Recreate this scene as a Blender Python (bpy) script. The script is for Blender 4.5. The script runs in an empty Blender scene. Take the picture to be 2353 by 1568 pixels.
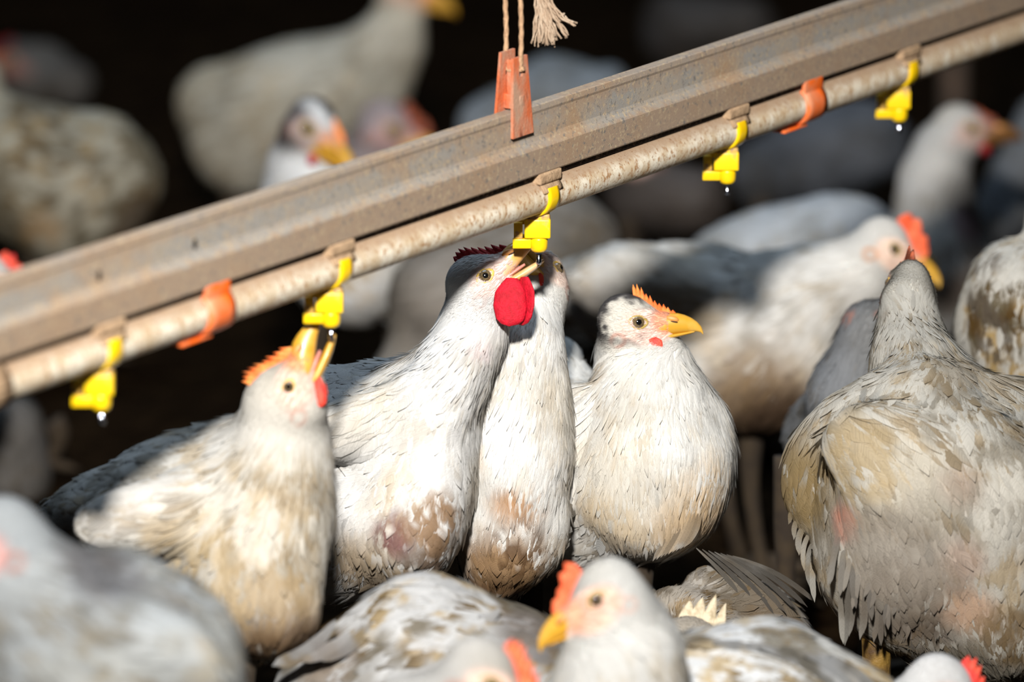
import bpy, bmesh, math, random
import numpy as np
from mathutils import Vector

random.seed(7)
RNG = np.random.default_rng(11)
SC = bpy.context.scene
COL = SC.collection

# ------------------------------------------------------------ camera
FPX = 13070.0                       # focal length in pixels of the 2353 px wide frame (200 mm lens)
TH = math.radians(15.4)
CAMZ = 1.38
CAMP = np.array([0.0, 0.0, CAMZ])
R_ = np.array([1.0, 0.0, 0.0])
F_ = np.array([0.0, math.cos(TH), -math.sin(TH)])
U_ = np.array([0.0, math.sin(TH), math.cos(TH)])
cam_data = bpy.data.cameras.new('camera')
cam = bpy.data.objects.new('camera', cam_data)
COL.objects.link(cam)
cam.location = (0, 0, CAMZ)
cam.rotation_euler = (math.pi / 2 - TH, 0, 0)
cam_data.sensor_width = 36.0
cam_data.lens = FPX * 36.0 / 2353.0
cam_data.clip_start = 0.05
cam_data.clip_end = 60
cam_data.dof.use_dof = True
cam_data.dof.focus_distance = 3.875
cam_data.dof.aperture_fstop = 3.9
SC.camera = cam

# ------------------------------------------------------------ colour management
SC.view_settings.view_transform = 'Standard'
SC.view_settings.look = 'None'
SC.view_settings.gamma = 1
SC.view_settings.use_curve_mapping = False
SC.view_settings.exposure = 1.1

# ------------------------------------------------------------ world and lamps
world = bpy.data.worlds.new('barn_air')
SC.world = world
world.use_nodes = True
bg = world.node_tree.nodes['Background']
bg.inputs[0].default_value = (0.72, 0.80, 1.0, 1)
bg.inputs[1].default_value = 0.022


def lamp(name, kind, loc, target, power, color, **kw):
    d = bpy.data.lights.new(name, kind)
    d.energy = power
    d.color = color
    for k, v in kw.items():
        setattr(d, k, v)
    o = bpy.data.objects.new(name, d)
    COL.objects.link(o)
    o.location = loc
    o.rotation_euler = (Vector(target) - Vector(loc)).to_track_quat('-Z', 'Y').to_euler()
    return o


lamp('work_lamp', 'SPOT', (-0.10, 1.60, 1.72), (-0.02, 3.90, 0.38), 285, (1.0, 0.965, 0.915),
     spot_size=math.radians(42), spot_blend=1.0, shadow_soft_size=0.085)
lamp('roof_daylight', 'AREA', (-0.3, 5.2, 3.4), (0.0, 4.2, 0.3), 26, (0.62, 0.8, 1.0),
     shape='RECTANGLE', size=2.4, size_y=1.2)


# ------------------------------------------------------------ pixel to place
def at(px, py, d):
    """the point that lies d metres in front of the lens and shows at a pixel of the photograph"""
    return CAMP + d * (F_ + (px - 1176.5) / FPX * R_ - (py - 784.0) / FPX * U_)


# ------------------------------------------------------------ noise
_tab = RNG.random(4096)


def vnoise(p, s=1.0, seed=0):
    q = p * s + seed * 17.31
    i = np.floor(q).astype(np.int64)
    f = q - i
    f = f * f * (3 - 2 * f)

    def h(a, b, c):
        return _tab[(a * 73856093 ^ b * 19349663 ^ c * 83492791) & 4095]
    x, y, z = i[..., 0], i[..., 1], i[..., 2]
    fx, fy, fz = f[..., 0], f[..., 1], f[..., 2]
    c00 = h(x, y, z) * (1 - fx) + h(x + 1, y, z) * fx
    c10 = h(x, y + 1, z) * (1 - fx) + h(x + 1, y + 1, z) * fx
    c01 = h(x, y, z + 1) * (1 - fx) + h(x + 1, y, z + 1) * fx
    c11 = h(x, y + 1, z + 1) * (1 - fx) + h(x + 1, y + 1, z + 1) * fx
    return (c00 * (1 - fy) + c10 * fy) * (1 - fz) + (c01 * (1 - fy) + c11 * fy) * fz


def sstep(a, b, x):
    t = np.clip((x - a) / (b - a), 0, 1)
    return t * t * (3 - 2 * t)


def unit(v):
    v = np.asarray(v, float)
    return v / (np.linalg.norm(v, axis=-1, keepdims=True) + 1e-12)


# ------------------------------------------------------------ node helpers
def new_mat(name):
    m = bpy.data.materials.new(name)
    m.use_nodes = True
    nt = m.node_tree
    b = nt.nodes['Principled BSDF']
    return m, nt, b


def simple(name, col, rough=0.5, metal=0.0, noise=None, bump=0.0, bscale=200.0, coat=0.0, sss=0.0):
    m, nt, b = new_mat(name)
    b.inputs['Base Color'].default_value = (*col, 1)
    b.inputs['Roughness'].default_value = rough
    b.inputs['Metallic'].default_value = metal
    b.inputs['Coat Weight'].default_value = coat
    if name.startswith(('comb', 'wattle')):
        b.inputs['Specular IOR Level'].default_value = 0.2
    if sss:
        b.inputs['Subsurface Weight'].default_value = sss
        b.inputs['Subsurface Radius'].default_value = (1.0, 0.35, 0.2)
        b.inputs['Subsurface Scale'].default_value = 0.004
    tc = nt.nodes.new('ShaderNodeTexCoord')
    if noise:
        col2, sc, lo, hi = noise
        n = nt.nodes.new('ShaderNodeTexNoise')
        n.inputs['Scale'].default_value = sc
        n.inputs['Detail'].default_value = 6
        nt.links.new(tc.outputs['Object'], n.inputs['Vector'])
        r = nt.nodes.new('ShaderNodeValToRGB')
        r.color_ramp.elements[0].position = lo
        r.color_ramp.elements[0].color = (*col, 1)
        r.color_ramp.elements[1].position = hi
        r.color_ramp.elements[1].color = (*col2, 1)
        nt.links.new(n.outputs['Fac'], r.inputs['Fac'])
        nt.links.new(r.outputs['Color'], b.inputs['Base Color'])
    if bump:
        n2 = nt.nodes.new('ShaderNodeTexNoise')
        n2.inputs['Scale'].default_value = bscale
        n2.inputs['Detail'].default_value = 5
        nt.links.new(tc.outputs['Object'], n2.inputs['Vector'])
        bp = nt.nodes.new('ShaderNodeBump')
        bp.inputs['Strength'].default_value = bump
        bp.inputs['Distance'].default_value = 0.001
        nt.links.new(n2.outputs['Fac'], bp.inputs['Height'])
        nt.links.new(bp.outputs['Normal'], b.inputs['Normal'])
    return m


def layered(name, base, layers, rough=0.75, bump=0.6, bscale=900.0, metal=0.0, bdist=0.0008, band=None):
    """base colour then a list of (colour, noise scale, low, high, stretch) dirt layers mixed over it"""
    m, nt, b = new_mat(name)
    b.inputs['Roughness'].default_value = rough
    b.inputs['Specular IOR Level'].default_value = 0.0 if rough > 0.9 else 0.5
    b.inputs['Metallic'].default_value = metal
    tc = nt.nodes.new('ShaderNodeTexCoord')
    rgb = nt.nodes.new('ShaderNodeRGB')
    rgb.outputs[0].default_value = (*base, 1)
    cur = rgb.outputs[0]
    for i, (c, sc, lo, hi, st) in enumerate(layers):
        if band and i == 2:
            # dust that has settled by height on the object: list of (z, share) points, ragged with noise
            colr, stops, zlo, zhi = band
            sep = nt.nodes.new('ShaderNodeSeparateXYZ')
            nt.links.new(tc.outputs['Object'], sep.inputs[0])
            nn = nt.nodes.new('ShaderNodeTexNoise')
            nn.inputs['Scale'].default_value = 140
            nn.inputs['Detail'].default_value = 6
            nt.links.new(tc.outputs['Object'], nn.inputs['Vector'])
            ad = nt.nodes.new('ShaderNodeMath'); ad.operation = 'MULTIPLY_ADD'
            ad.inputs[1].default_value = (zhi - zlo) * 0.30
            nt.links.new(nn.outputs['Fac'], ad.inputs[0]); nt.links.new(sep.outputs['Z'], ad.inputs[2])
            mr = nt.nodes.new('ShaderNodeMapRange')
            mr.inputs['From Min'].default_value = zlo + (zhi - zlo) * 0.15
            mr.inputs['From Max'].default_value = zhi + (zhi - zlo) * 0.15
            nt.links.new(ad.outputs[0], mr.inputs['Value'])
            cr = nt.nodes.new('ShaderNodeValToRGB')
            el = cr.color_ramp.elements
            while len(el) < len(stops):
                el.new(0.5)
            for e_, (p_, v_) in zip(el, stops):
                e_.position = p_
                e_.color = (v_, v_, v_, 1)
            nt.links.new(mr.outputs['Result'], cr.inputs['Fac'])
            mx_ = nt.nodes.new('ShaderNodeMix')
            mx_.data_type = 'RGBA'
            nt.links.new(cr.outputs['Color'], mx_.inputs['Factor'])
            nt.links.new(cur, mx_.inputs['A'])
            mx_.inputs['B'].default_value = (*colr, 1)
            cur = mx_.outputs['Result']
        mp = nt.nodes.new('ShaderNodeMapping')
        mp.inputs['Scale'].default_value = st
        mp.inputs['Location'].default_value = (i * 3.1, i * 1.7, i)
        nt.links.new(tc.outputs['Object'], mp.inputs['Vector'])
        n = nt.nodes.new('ShaderNodeTexNoise')
        n.inputs['Scale'].default_value = sc
        n.inputs['Detail'].default_value = 7
        n.inputs['Roughness'].default_value = 0.62
        nt.links.new(mp.outputs['Vector'], n.inputs['Vector'])
        r = nt.nodes.new('ShaderNodeMapRange')
        r.inputs['From Min'].default_value = lo
        r.inputs['From Max'].default_value = hi
        nt.links.new(n.outputs['Fac'], r.inputs['Value'])
        mx = nt.nodes.new('ShaderNodeMix')
        mx.data_type = 'RGBA'
        nt.links.new(r.outputs['Result'], mx.inputs['Factor'])
        nt.links.new(cur, mx.inputs['A'])
        mx.inputs['B'].default_value = (*c, 1)
        cur = mx.outputs['Result']
    nt.links.new(cur, b.inputs['Base Color'])
    n2 = nt.nodes.new('ShaderNodeTexNoise')
    n2.inputs['Scale'].default_value = bscale
    n2.inputs['Detail'].default_value = 6
    nt.links.new(tc.outputs['Object'], n2.inputs['Vector'])
    bp = nt.nodes.new('ShaderNodeBump')
    bp.inputs['Strength'].default_value = bump
    bp.inputs['Distance'].default_value = bdist
    nt.links.new(n2.outputs['Fac'], bp.inputs['Height'])
    nt.links.new(bp.outputs['Normal'], b.inputs['Normal'])
    return m


def attr_mat(name, feather):
    m, nt, b = new_mat(name)
    at_ = nt.nodes.new('ShaderNodeAttribute')
    at_.attribute_name = 'Col'
    cur = at_.outputs['Color']
    b.inputs['Roughness'].default_value = 0.62 if feather else 0.5
    b.inputs['Specular IOR Level'].default_value = 0.3
    if feather:
        uv = nt.nodes.new('ShaderNodeUVMap')
        uv.uv_map = 'UVMap'
        sep = nt.nodes.new('ShaderNodeSeparateXYZ')
        nt.links.new(uv.outputs['UV'], sep.inputs[0])
        # barbs: stripes that sweep from the shaft to the edge
        ab = nt.nodes.new('ShaderNodeMath'); ab.operation = 'ABSOLUTE'
        nt.links.new(sep.outputs['X'], ab.inputs[0])
        ml = nt.nodes.new('ShaderNodeMath'); ml.operation = 'MULTIPLY'; ml.inputs[1].default_value = 0.35
        nt.links.new(ab.outputs[0], ml.inputs[0])
        sb = nt.nodes.new('ShaderNodeMath'); sb.operation = 'SUBTRACT'
        nt.links.new(sep.outputs['Y'], sb.inputs[0]); nt.links.new(ml.outputs[0], sb.inputs[1])
        n = nt.nodes.new('ShaderNodeTexNoise'); n.noise_dimensions = '1D'
        n.inputs['Scale'].default_value = 26
        n.inputs['Detail'].default_value = 3
        nt.links.new(sb.outputs[0], n.inputs['W'])
        r = nt.nodes.new('ShaderNodeMapRange')
        r.inputs['From Min'].default_value = 0.3; r.inputs['From Max'].default_value = 0.62
        r.inputs['To Min'].default_value = 0.80; r.inputs['To Max'].default_value = 1.05
        nt.links.new(n.outputs['Fac'], r.inputs['Value'])
        vm = nt.nodes.new('ShaderNodeVectorMath'); vm.operation = 'SCALE'
        nt.links.new(cur, vm.inputs[0]); nt.links.new(r.outputs['Result'], vm.inputs['Scale'])
        cur = vm.outputs['Vector']
        bp = nt.nodes.new('ShaderNodeBump')
        bp.inputs['Strength'].default_value = 0.35
        bp.inputs['Distance'].default_value = 0.0006
        nt.links.new(n.outputs['Fac'], bp.inputs['Height'])
        nt.links.new(bp.outputs['Normal'], b.inputs['Normal'])
        nt.links.new(cur, b.inputs['Base Color'])
        tr = nt.nodes.new('ShaderNodeBsdfTranslucent')
        nt.links.new(cur, tr.inputs['Color'])
        mx = nt.nodes.new('ShaderNodeMixShader')
        mx.inputs[0].default_value = 0.22
        nt.links.new(b.outputs[0], mx.inputs[1]); nt.links.new(tr.outputs[0], mx.inputs[2])
        nt.links.new(mx.outputs[0], nt.nodes['Material Output'].inputs['Surface'])
    else:
        tc = nt.nodes.new('ShaderNodeTexCoord')
        n2 = nt.nodes.new('ShaderNodeTexNoise')
        n2.inputs['Scale'].default_value = 900
        n2.inputs['Detail'].default_value = 4
        nt.links.new(tc.outputs['Object'], n2.inputs['Vector'])
        bp = nt.nodes.new('ShaderNodeBump')
        bp.inputs['Strength'].default_value = 0.5
        bp.inputs['Distance'].default_value = 0.0006
        nt.links.new(n2.outputs['Fac'], bp.inputs['Height'])
        nt.links.new(bp.outputs['Normal'], b.inputs['Normal'])
        nt.links.new(cur, b.inputs['Base Color'])
        b.inputs['Subsurface Weight'].default_value = 0.25
        b.inputs['Subsurface Radius'].default_value = (1.0, 0.4, 0.25)
        b.inputs['Subsurface Scale'].default_value = 0.003
    return m


M = {}
M['skin'] = attr_mat('bird_skin', False)
M['feather'] = attr_mat('feather', True)
M['beak'] = simple('beak_horn', (0.52, 0.27, 0.022), 0.36, noise=((0.60, 0.36, 0.08), 60, 0.45, 0.7), coat=0.15)
M['beak_pink'] = simple('beak_horn_pinkish', (0.58, 0.34, 0.09), 0.3, noise=((0.64, 0.42, 0.24), 70, 0.42, 0.6), coat=0.3)
M['beak_dark'] = simple('beak_horn_dark', (0.20, 0.09, 0.025), 0.45)
M['cere'] = simple('cere_skin', (0.55, 0.22, 0.045), 0.5)
M['mouth'] = simple('mouth_lining', (0.55, 0.22, 0.18), 0.35)
M['nostril'] = simple('nostril_dark', (0.05, 0.02, 0.01), 0.6)
M['pupil'] = simple('pupil', (0.004, 0.004, 0.004), 0.05, coat=1.0)
M['iris'] = simple('iris', (0.16, 0.115, 0.055), 0.08, noise=((0.08, 0.055, 0.03), 900, 0.4, 0.6), coat=1.0)
M['lid'] = simple('eyelid_yellow', (0.62, 0.40, 0.06), 0.45)
M['lid_dim'] = simple('eyelid_olive', (0.34, 0.24, 0.05), 0.45)
M['comb_red'] = simple('comb_red', (0.62, 0.03, 0.03), 0.45, noise=((0.75, 0.09, 0.05), 120, 0.4, 0.6), bump=0.8, bscale=700, sss=0.15)
M['comb_dark'] = simple('comb_dark_red', (0.22, 0.012, 0.015), 0.5, noise=((0.42, 0.03, 0.035), 130, 0.4, 0.6), bump=0.8, bscale=700, sss=0.1)
M['comb_orange'] = simple('comb_orange', (0.75, 0.14, 0.03), 0.5, noise=((0.85, 0.28, 0.07), 120, 0.4, 0.6), bump=0.8, bscale=700, sss=0.15)
M['comb_coral'] = simple('comb_coral', (0.72, 0.09, 0.03), 0.5, noise=((0.82, 0.17, 0.07), 120, 0.4, 0.6), bump=0.8, bscale=700, sss=0.15)
M['comb_brown'] = simple('comb_brown', (0.12, 0.03, 0.015), 0.6, noise=((0.38, 0.09, 0.04), 160, 0.45, 0.6), bump=0.8, bscale=700)
M['comb_pale'] = simple('comb_pale', (0.55, 0.47, 0.34), 0.7, noise=((0.34, 0.27, 0.17), 200, 0.45, 0.65), bump=0.8, bscale=700)
M['wattle'] = simple('wattle_red', (0.50, 0.005, 0.020), 0.6, noise=((0.36, 0.004, 0.014), 260, 0.4, 0.6), bump=0.7, bscale=900)
M['wattle_or'] = simple('wattle_coral', (0.75, 0.07, 0.04), 0.42, noise=((0.66, 0.04, 0.03), 220, 0.4, 0.6), bump=0.8, bscale=600, sss=0.1)
M['shank'] = simple('shank_scale', (0.20, 0.115, 0.02), 0.6, noise=((0.06, 0.03, 0.01), 60, 0.45, 0.65), bump=1.0, bscale=260)
M['shank_dark'] = simple('shank_shaded', (0.035, 0.022, 0.010), 0.9, noise=((0.02, 0.012, 0.006), 60, 0.45, 0.65))  # darkened copy of the shank colour, for legs in the shade below the birds
M['rail'] = layered('rail_dusty', (0.235, 0.23, 0.215),
                    [((0.27, 0.24, 0.20), 30, 0.42, 0.60, (1, 1, 1.0)),
                     ((0.30, 0.20, 0.12), 14, 0.50, 0.66, (1, 1, 1.0)),
                     ((0.36, 0.28, 0.18), 330, 0.54, 0.64, (1, 1, 1)),
                     ((0.13, 0.12, 0.11), 260, 0.56, 0.68, (1, 1, 1)),
                     ((0.04, 0.025, 0.018), 520, 0.66, 0.71, (1, 1, 1))], rough=0.85, bump=0.5, bscale=1400, bdist=0.0005,
                    band=((0.27, 0.185, 0.120), [(0.0, 0.8), (0.36, 0.85), (0.44, 0.15), (0.72, 0.10), (0.80, 0.6), (1.0, 0.45)], -0.003, 0.046))
M['pipe'] = layered('pipe_spattered', (0.55, 0.44, 0.30),
                    [((0.72, 0.66, 0.54), 70, 0.44, 0.58, (1, 1, 0.5)),
                     ((0.36, 0.20, 0.09), 300, 0.52, 0.64, (1, 1, 0.7)),
                     ((0.20, 0.09, 0.03), 560, 0.60, 0.66, (1, 1, 0.8)),
                     ((0.07, 0.03, 0.015), 300, 0.67, 0.71, (1, 1, 0.5))], rough=0.7, bump=0.35, bscale=1400, bdist=0.0004,
                    band=((0.33, 0.225, 0.145), [(0.0, 0.0), (0.62, 0.0), (0.86, 0.85), (1.0, 1.0)], -0.0126, 0.0126))
M['dust'] = layered('caked_dust', (0.42, 0.29, 0.18), [((0.27, 0.18, 0.11), 90, 0.45, 0.65, (1, 1, 1)),
                    ((0.06, 0.045, 0.035), 260, 0.60, 0.70, (1, 1, 1))], rough=0.95, bump=1.0, bscale=500)
M['slot'] = layered('slot_shade_grime', (0.045, 0.038, 0.034), [((0.16, 0.12, 0.09), 300, 0.52, 0.66, (1, 1, 1))], rough=0.95, bump=1, bscale=600)  # near-black colour carries the slot's shadow as well as grime
M['yellow'] = simple('yellow_plastic', (0.86, 0.56, 0.004), 0.3, noise=((0.80, 0.50, 0.004), 80, 0.4, 0.6), coat=0.3)
M['yellow_dirty'] = layered('yellow_plastic_dusty', (0.78, 0.48, 0.008),
                            [((0.42, 0.24, 0.09), 110, 0.48, 0.62, (1, 1, 1)), ((0.07, 0.04, 0.025), 160, 0.60, 0.70, (1, 1, 1))], rough=0.55, bump=0.6, bscale=500)
M['orange'] = layered('orange_plastic', (0.80, 0.13, 0.012),
                      [((0.55, 0.25, 0.14), 40, 0.50, 0.68, (1, 1, 0.6))], rough=0.5, bump=0.4, bscale=400)
M['orange_worn'] = layered('orange_plastic_worn', (0.50, 0.11, 0.035),
                           [((0.40, 0.24, 0.16), 55, 0.42, 0.60, (1, 1, 0.4)), ((0.20, 0.06, 0.03), 120, 0.60, 0.72, (1, 1, 0.3))], rough=0.7, bump=0.6, bscale=500)
M['steel'] = simple('polished_steel', (0.62, 0.66, 0.75), 0.12, 1.0)
M['steel_dark'] = simple('steel_collar', (0.10, 0.11, 0.13), 0.3, 0.8)
M['rope'] = layered('jute_rope', (0.50, 0.32, 0.19), [((0.36, 0.22, 0.13), 300, 0.45, 0.6, (1, 1, 1))], rough=0.95, bump=1.0, bscale=1500)
M['fray'] = layered('frayed_jute', (0.34, 0.245, 0.17), [((0.44, 0.34, 0.25), 260, 0.45, 0.6, (1, 1, 0.3)),
                    ((0.10, 0.07, 0.05), 200, 0.60, 0.72, (1, 1, 0.3))], rough=0.95, bump=1.0, bscale=1500)
M['hole'] = simple('hole_dark', (0.006, 0.005, 0.004), 0.9)
M['litter'] = layered('litter', (0.009, 0.0055, 0.0032), [((0.020, 0.012, 0.006), 40, 0.45, 0.65, (1, 1, 1)),
                      ((0.008, 0.005, 0.003), 9, 0.48, 0.65, (1, 1, 1))], rough=1.0, bump=1.0, bscale=120, bdist=0.01)
M['barn'] = simple('barn_boards', (0.018, 0.013, 0.010), 0.95, noise=((0.01, 0.008, 0.007), 3, 0.4, 0.6))
M['post'] = simple('post_wood', (0.10, 0.065, 0.045), 0.9, noise=((0.05, 0.035, 0.025), 20, 0.4, 0.6))


# ------------------------------------------------------------ object helpers
def link(o, parent=None):
    COL.objects.link(o)
    if parent is not None:
        o.parent = parent
    return o


def mesh_obj(name, verts, faces, mats, parent=None, origin=None, smooth=True, matidx=None, colors=None, uvs=None):
    v = np.asarray(verts, float).reshape(-1, 3)
    org = np.zeros(3) if origin is None else np.asarray(origin, float)
    me = bpy.data.meshes.new(name)
    me.from_pydata((v - org).tolist(), [], [tuple(int(i) for i in f) for f in faces])
    for m in (mats if isinstance(mats, (list, tuple)) else [mats]):
        me.materials.append(m)
    if smooth:
        me.polygons.foreach_set('use_smooth', [True] * len(me.polygons))
    if matidx is not None:
        me.polygons.foreach_set('material_index', np.asarray(matidx, dtype=np.int32))
    me.update()
    o = bpy.data.objects.new(name, me)
    if parent is None:
        o.location = org
    link(o, parent)
    return o


def quad_mesh_obj(name, verts, quads, mats, parent, origin, matidx, colors, uvs, normals=None):
    """fast path: numpy vertices (n,3), quads (m,4), per-vertex colour (n,3) and per-vertex uv (n,2)"""
    me = bpy.data.meshes.new(name)
    n, m = len(verts), len(quads)
    me.vertices.add(n)
    me.vertices.foreach_set('co', (verts - origin).astype(np.float32).ravel())
    me.loops.add(m * 4)
    me.loops.foreach_set('vertex_index', quads.astype(np.int32).ravel())
    me.polygons.add(m)
    me.polygons.foreach_set('loop_start', np.arange(0, m * 4, 4, dtype=np.int32))
    me.polygons.foreach_set('loop_total', np.full(m, 4, dtype=np.int32))
    for mt in mats:
        me.materials.append(mt)
    me.polygons.foreach_set('material_index', matidx.astype(np.int32))
    me.polygons.foreach_set('use_smooth', np.ones(m, dtype=bool))
    ca = me.color_attributes.new('Col', 'FLOAT_COLOR', 'POINT')
    c4 = np.concatenate([colors, np.ones((n, 1))], 1).astype(np.float32)
    ca.data.foreach_set('color', c4.ravel())
    ul = me.uv_layers.new(name='UVMap')
    ul.data.foreach_set('uv', uvs[quads.ravel()].astype(np.float32).ravel())
    me.update(calc_edges=True)
    me.validate()
    if normals is not None:
        me.normals_split_custom_set_from_vertices(normals.astype(np.float32))
    o = bpy.data.objects.new(name, me)
    link(o, parent)
    return o


def thing(name, label, cat, loc, group=None):
    o = bpy.data.objects.new(name, None)
    o.empty_display_size = 0.03
    COL.objects.link(o)
    o.location = tuple(loc)
    o['label'] = label
    o['category'] = cat
    if group:
        o['group'] = group
    return o


def tag(o, label, cat, group=None):
    o['label'] = label
    o['category'] = cat
    if group:
        o['group'] = group
    return o


def tube(pts, radii, seg=10, cap=True, flat=1.0, twist=None):
    """verts, faces of a tube through pts"""
    pts = np.asarray(pts, float)
    n = len(pts)
    if np.isscalar(radii):
        radii = np.full(n, radii)
    tan = np.gradient(pts, axis=0)
    tan = unit(tan)
    up = np.array([0, 0, 1.0]) if abs(tan[0][2]) < 0.9 else np.array([1.0, 0, 0])
    V = []
    s = unit(np.cross(tan[0], up))
    for i in range(n):
        s = unit(s - np.dot(s, tan[i]) * tan[i])
        b = np.cross(tan[i], s)
        for k in range(seg):
            a = 2 * math.pi * k / seg + (twist * i if twist else 0)
            V.append(pts[i] + radii[i] * (math.cos(a) * s + flat * math.sin(a) * b))
    Fc = []
    for i in range(n - 1):
        for k in range(seg):
            a, b2 = i * seg + k, i * seg + (k + 1) % seg
            Fc.append((a, b2, b2 + seg, a + seg))
    if cap:
        Fc.append(tuple(range(seg))[::-1])
        Fc.append(tuple(range((n - 1) * seg, n * seg)))
    return V, Fc


def bevel_box(cx, cy, cz, sx, sy, sz, bev=0.001, taper=1.0):
    bm = bmesh.new()
    bmesh.ops.create_cube(bm, size=1)
    for v in bm.verts:
        t = taper if v.co.z > 0 else 1.0
        v.co = Vector((cx + v.co.x * sx * t, cy + v.co.y * sy * t, cz + v.co.z * sz))
    if bev > 0:
        bmesh.ops.bevel(bm, geom=list(bm.edges), offset=bev, segments=2, affect='EDGES', profile=0.6)
    bm.verts.index_update()
    V = [tuple(v.co) for v in bm.verts]
    Fc = [tuple(v.index for v in f.verts) for f in bm.faces]
    bm.free()
    return V, Fc


def merge(parts):
    V, Fc = [], []
    for v, f in parts:
        o = len(V)
        V += [tuple(p) for p in v]
        Fc += [tuple(i + o for i in g) for g in f]
    return V, Fc


def lathe(profile, seg=24, c=(0, 0, 0)):
    V, Fc = [], []
    for r, z in profile:
        for k in range(seg):
            a = 2 * math.pi * k / seg
            V.append((c[0] + r * math.cos(a), c[1] + r * math.sin(a), c[2] + z))
    for i in range(len(profile) - 1):
        for k in range(seg):
            a, b = i * seg + k, i * seg + (k + 1) % seg
            Fc.append((a, b, b + seg, a + seg))
    Fc.append(tuple(range(seg))[::-1])
    Fc.append(tuple(range((len(profile) - 1) * seg, len(profile) * seg)))
    return V, Fc


# ============================================================ THE SETTING
def structure(o):
    o['kind'] = 'structure'
    return o


def make_floor():
    nx = 90
    xs = np.linspace(-3, 3, nx)
    ys = np.linspace(-0.5, 9.0, 140)
    X, Y = np.meshgrid(xs, ys, indexing='ij')
    P = np.stack([X, Y, np.zeros_like(X)], -1)
    Z = (vnoise(P, 9) - 0.5) * 0.012 + (vnoise(P, 25, 3) - 0.5) * 0.006 - 0.008
    P[..., 2] = Z
    V = P.reshape(-1, 3)
    ny = len(ys)
    Fc = []
    for i in range(nx - 1):
        for j in range(ny - 1):
            a = i * ny + j
            Fc.append((a, a + ny, a + ny + 1, a + 1))
    structure(mesh_obj('floor', V, Fc, M['litter']))


make_floor()
for nm, c, s in (('wall_back', (0, 9.03, 1.6), (6.1, 0.06, 3.4)), ('wall_left', (-3.03, 4.25, 1.6), (0.06, 9.5, 3.4)),
                 ('wall_right', (3.03, 4.25, 1.6), (0.06, 9.5, 3.4))):
    v, f = bevel_box(*c, *s, bev=0)
    structure(mesh_obj(nm, v, f, M['barn'], smooth=False))

# ============================================================ THE DRINKER LINE
U3 = unit(np.array([0.1342, 0.1928, 0.0]))           # along the pipe
SP = math.hypot(0.1342, 0.1928)                      # spacing of the nipples
N3 = np.array([U3[1], -U3[0], 0.0])                  # sideways, towards the lens
Z3 = np.array([0, 0, 1.0])
NIP0 = at(1236, 577, 3.84)                           # underside of the nozzle of the middle nipple
PIPE0 = NIP0 + Z3 * 0.0393
PR = 0.0126


def line_pt(k, n=0.0, z=0.0):
    return PIPE0 + U3 * SP * k + N3 * n + Z3 * z


def extrude_profile(prof, k0, k1, steps=1, closed=True):
    """prof = list of (n, z); swept along the pipe from k0 to k1"""
    V, Fc = [], []
    n = len(prof)
    for i in range(steps + 1):
        k = k0 + (k1 - k0) * i / steps
        for a, b in prof:
            V.append(line_pt(k, a, b))
    for i in range(steps):
        for j in range(n if closed else n - 1):
            a, b = i * n + j, i * n + (j + 1) % n
            Fc.append((a, b, b + n, a + n))
    if closed:
        Fc.append(tuple(range(n))[::-1])
        Fc.append(tuple(range(steps * n, steps * n + n)))
    return V, Fc


K0, K1 = -3.4, 4.2
half = [(0.0040, 0.0640), (0.0048, 0.0634), (0.0052, 0.0600), (0.0046, 0.0582), (0.0050, 0.0425), (0.0060, 0.0400),
        (0.0094, 0.0366), (0.0102, 0.0355), (0.0102, 0.0186), (0.0096, 0.0176), (0.0085, 0.0176), (0.0085, 0.0200)]
prof = [(a, b) for a, b in half] + [(-a, b) for a, b in reversed(half)]
rail = thing('support_rail', 'long dusty metal rail running diagonally above the water pipe', 'rail', line_pt(0, 0, 0.02))
v, f = extrude_profile(prof, K0, K1, 60)
ro = mesh_obj('rail_profile', v, f, M['rail'], rail, line_pt(0, 0, 0.02), smooth=False)
# dark strip painting the shadow in the slot between rail and pipe, with grime
v, f = extrude_profile([(0.0060, 0.0200), (0.0062, 0.0160), (0.0055, 0.0130), (-0.0055, 0.0130), (-0.0060, 0.0200)], K0, K1, 40)
mesh_obj('slot_shade_strip', v, f, M['slot'], rail, line_pt(0, 0, 0.02), smooth=False)
for kk in (-2.02, -1.62):
    c = line_pt(kk, 0.0041, 0.0465)
    v, f = tube([c - N3 * 0.003, c + N3 * 0.0009], [0.0022, 0.0022], 12)
    v = [tuple(np.array(p) * [1, 1, 1.0] + Z3 * (p[2] - c[2]) * 0.6) for p in v]
    mesh_obj('rail_slot', v, f, M['hole'], rail, line_pt(0, 0, 0.02))

pipe = thing('water_pipe', 'round water pipe spattered with brown dirt under the dusty rail', 'pipe', line_pt(0))
V, Fc = [], []
SEG, ST = 40, 60
for i in range(ST + 1):
    k = K0 + (K1 - K0) * i / ST
    for j in range(SEG):
        a = 2 * math.pi * j / SEG
        V.append(line_pt(k, PR * math.cos(a), PR * math.sin(a)))
for i in range(ST):
    for j in range(SEG):
        a, b = i * SEG + j, i * SEG + (j + 1) % SEG
        Fc.append((a, b, b + SEG, a + SEG))
mesh_obj('pipe_tube', V, Fc, M['pipe'], pipe, line_pt(0))


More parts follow.
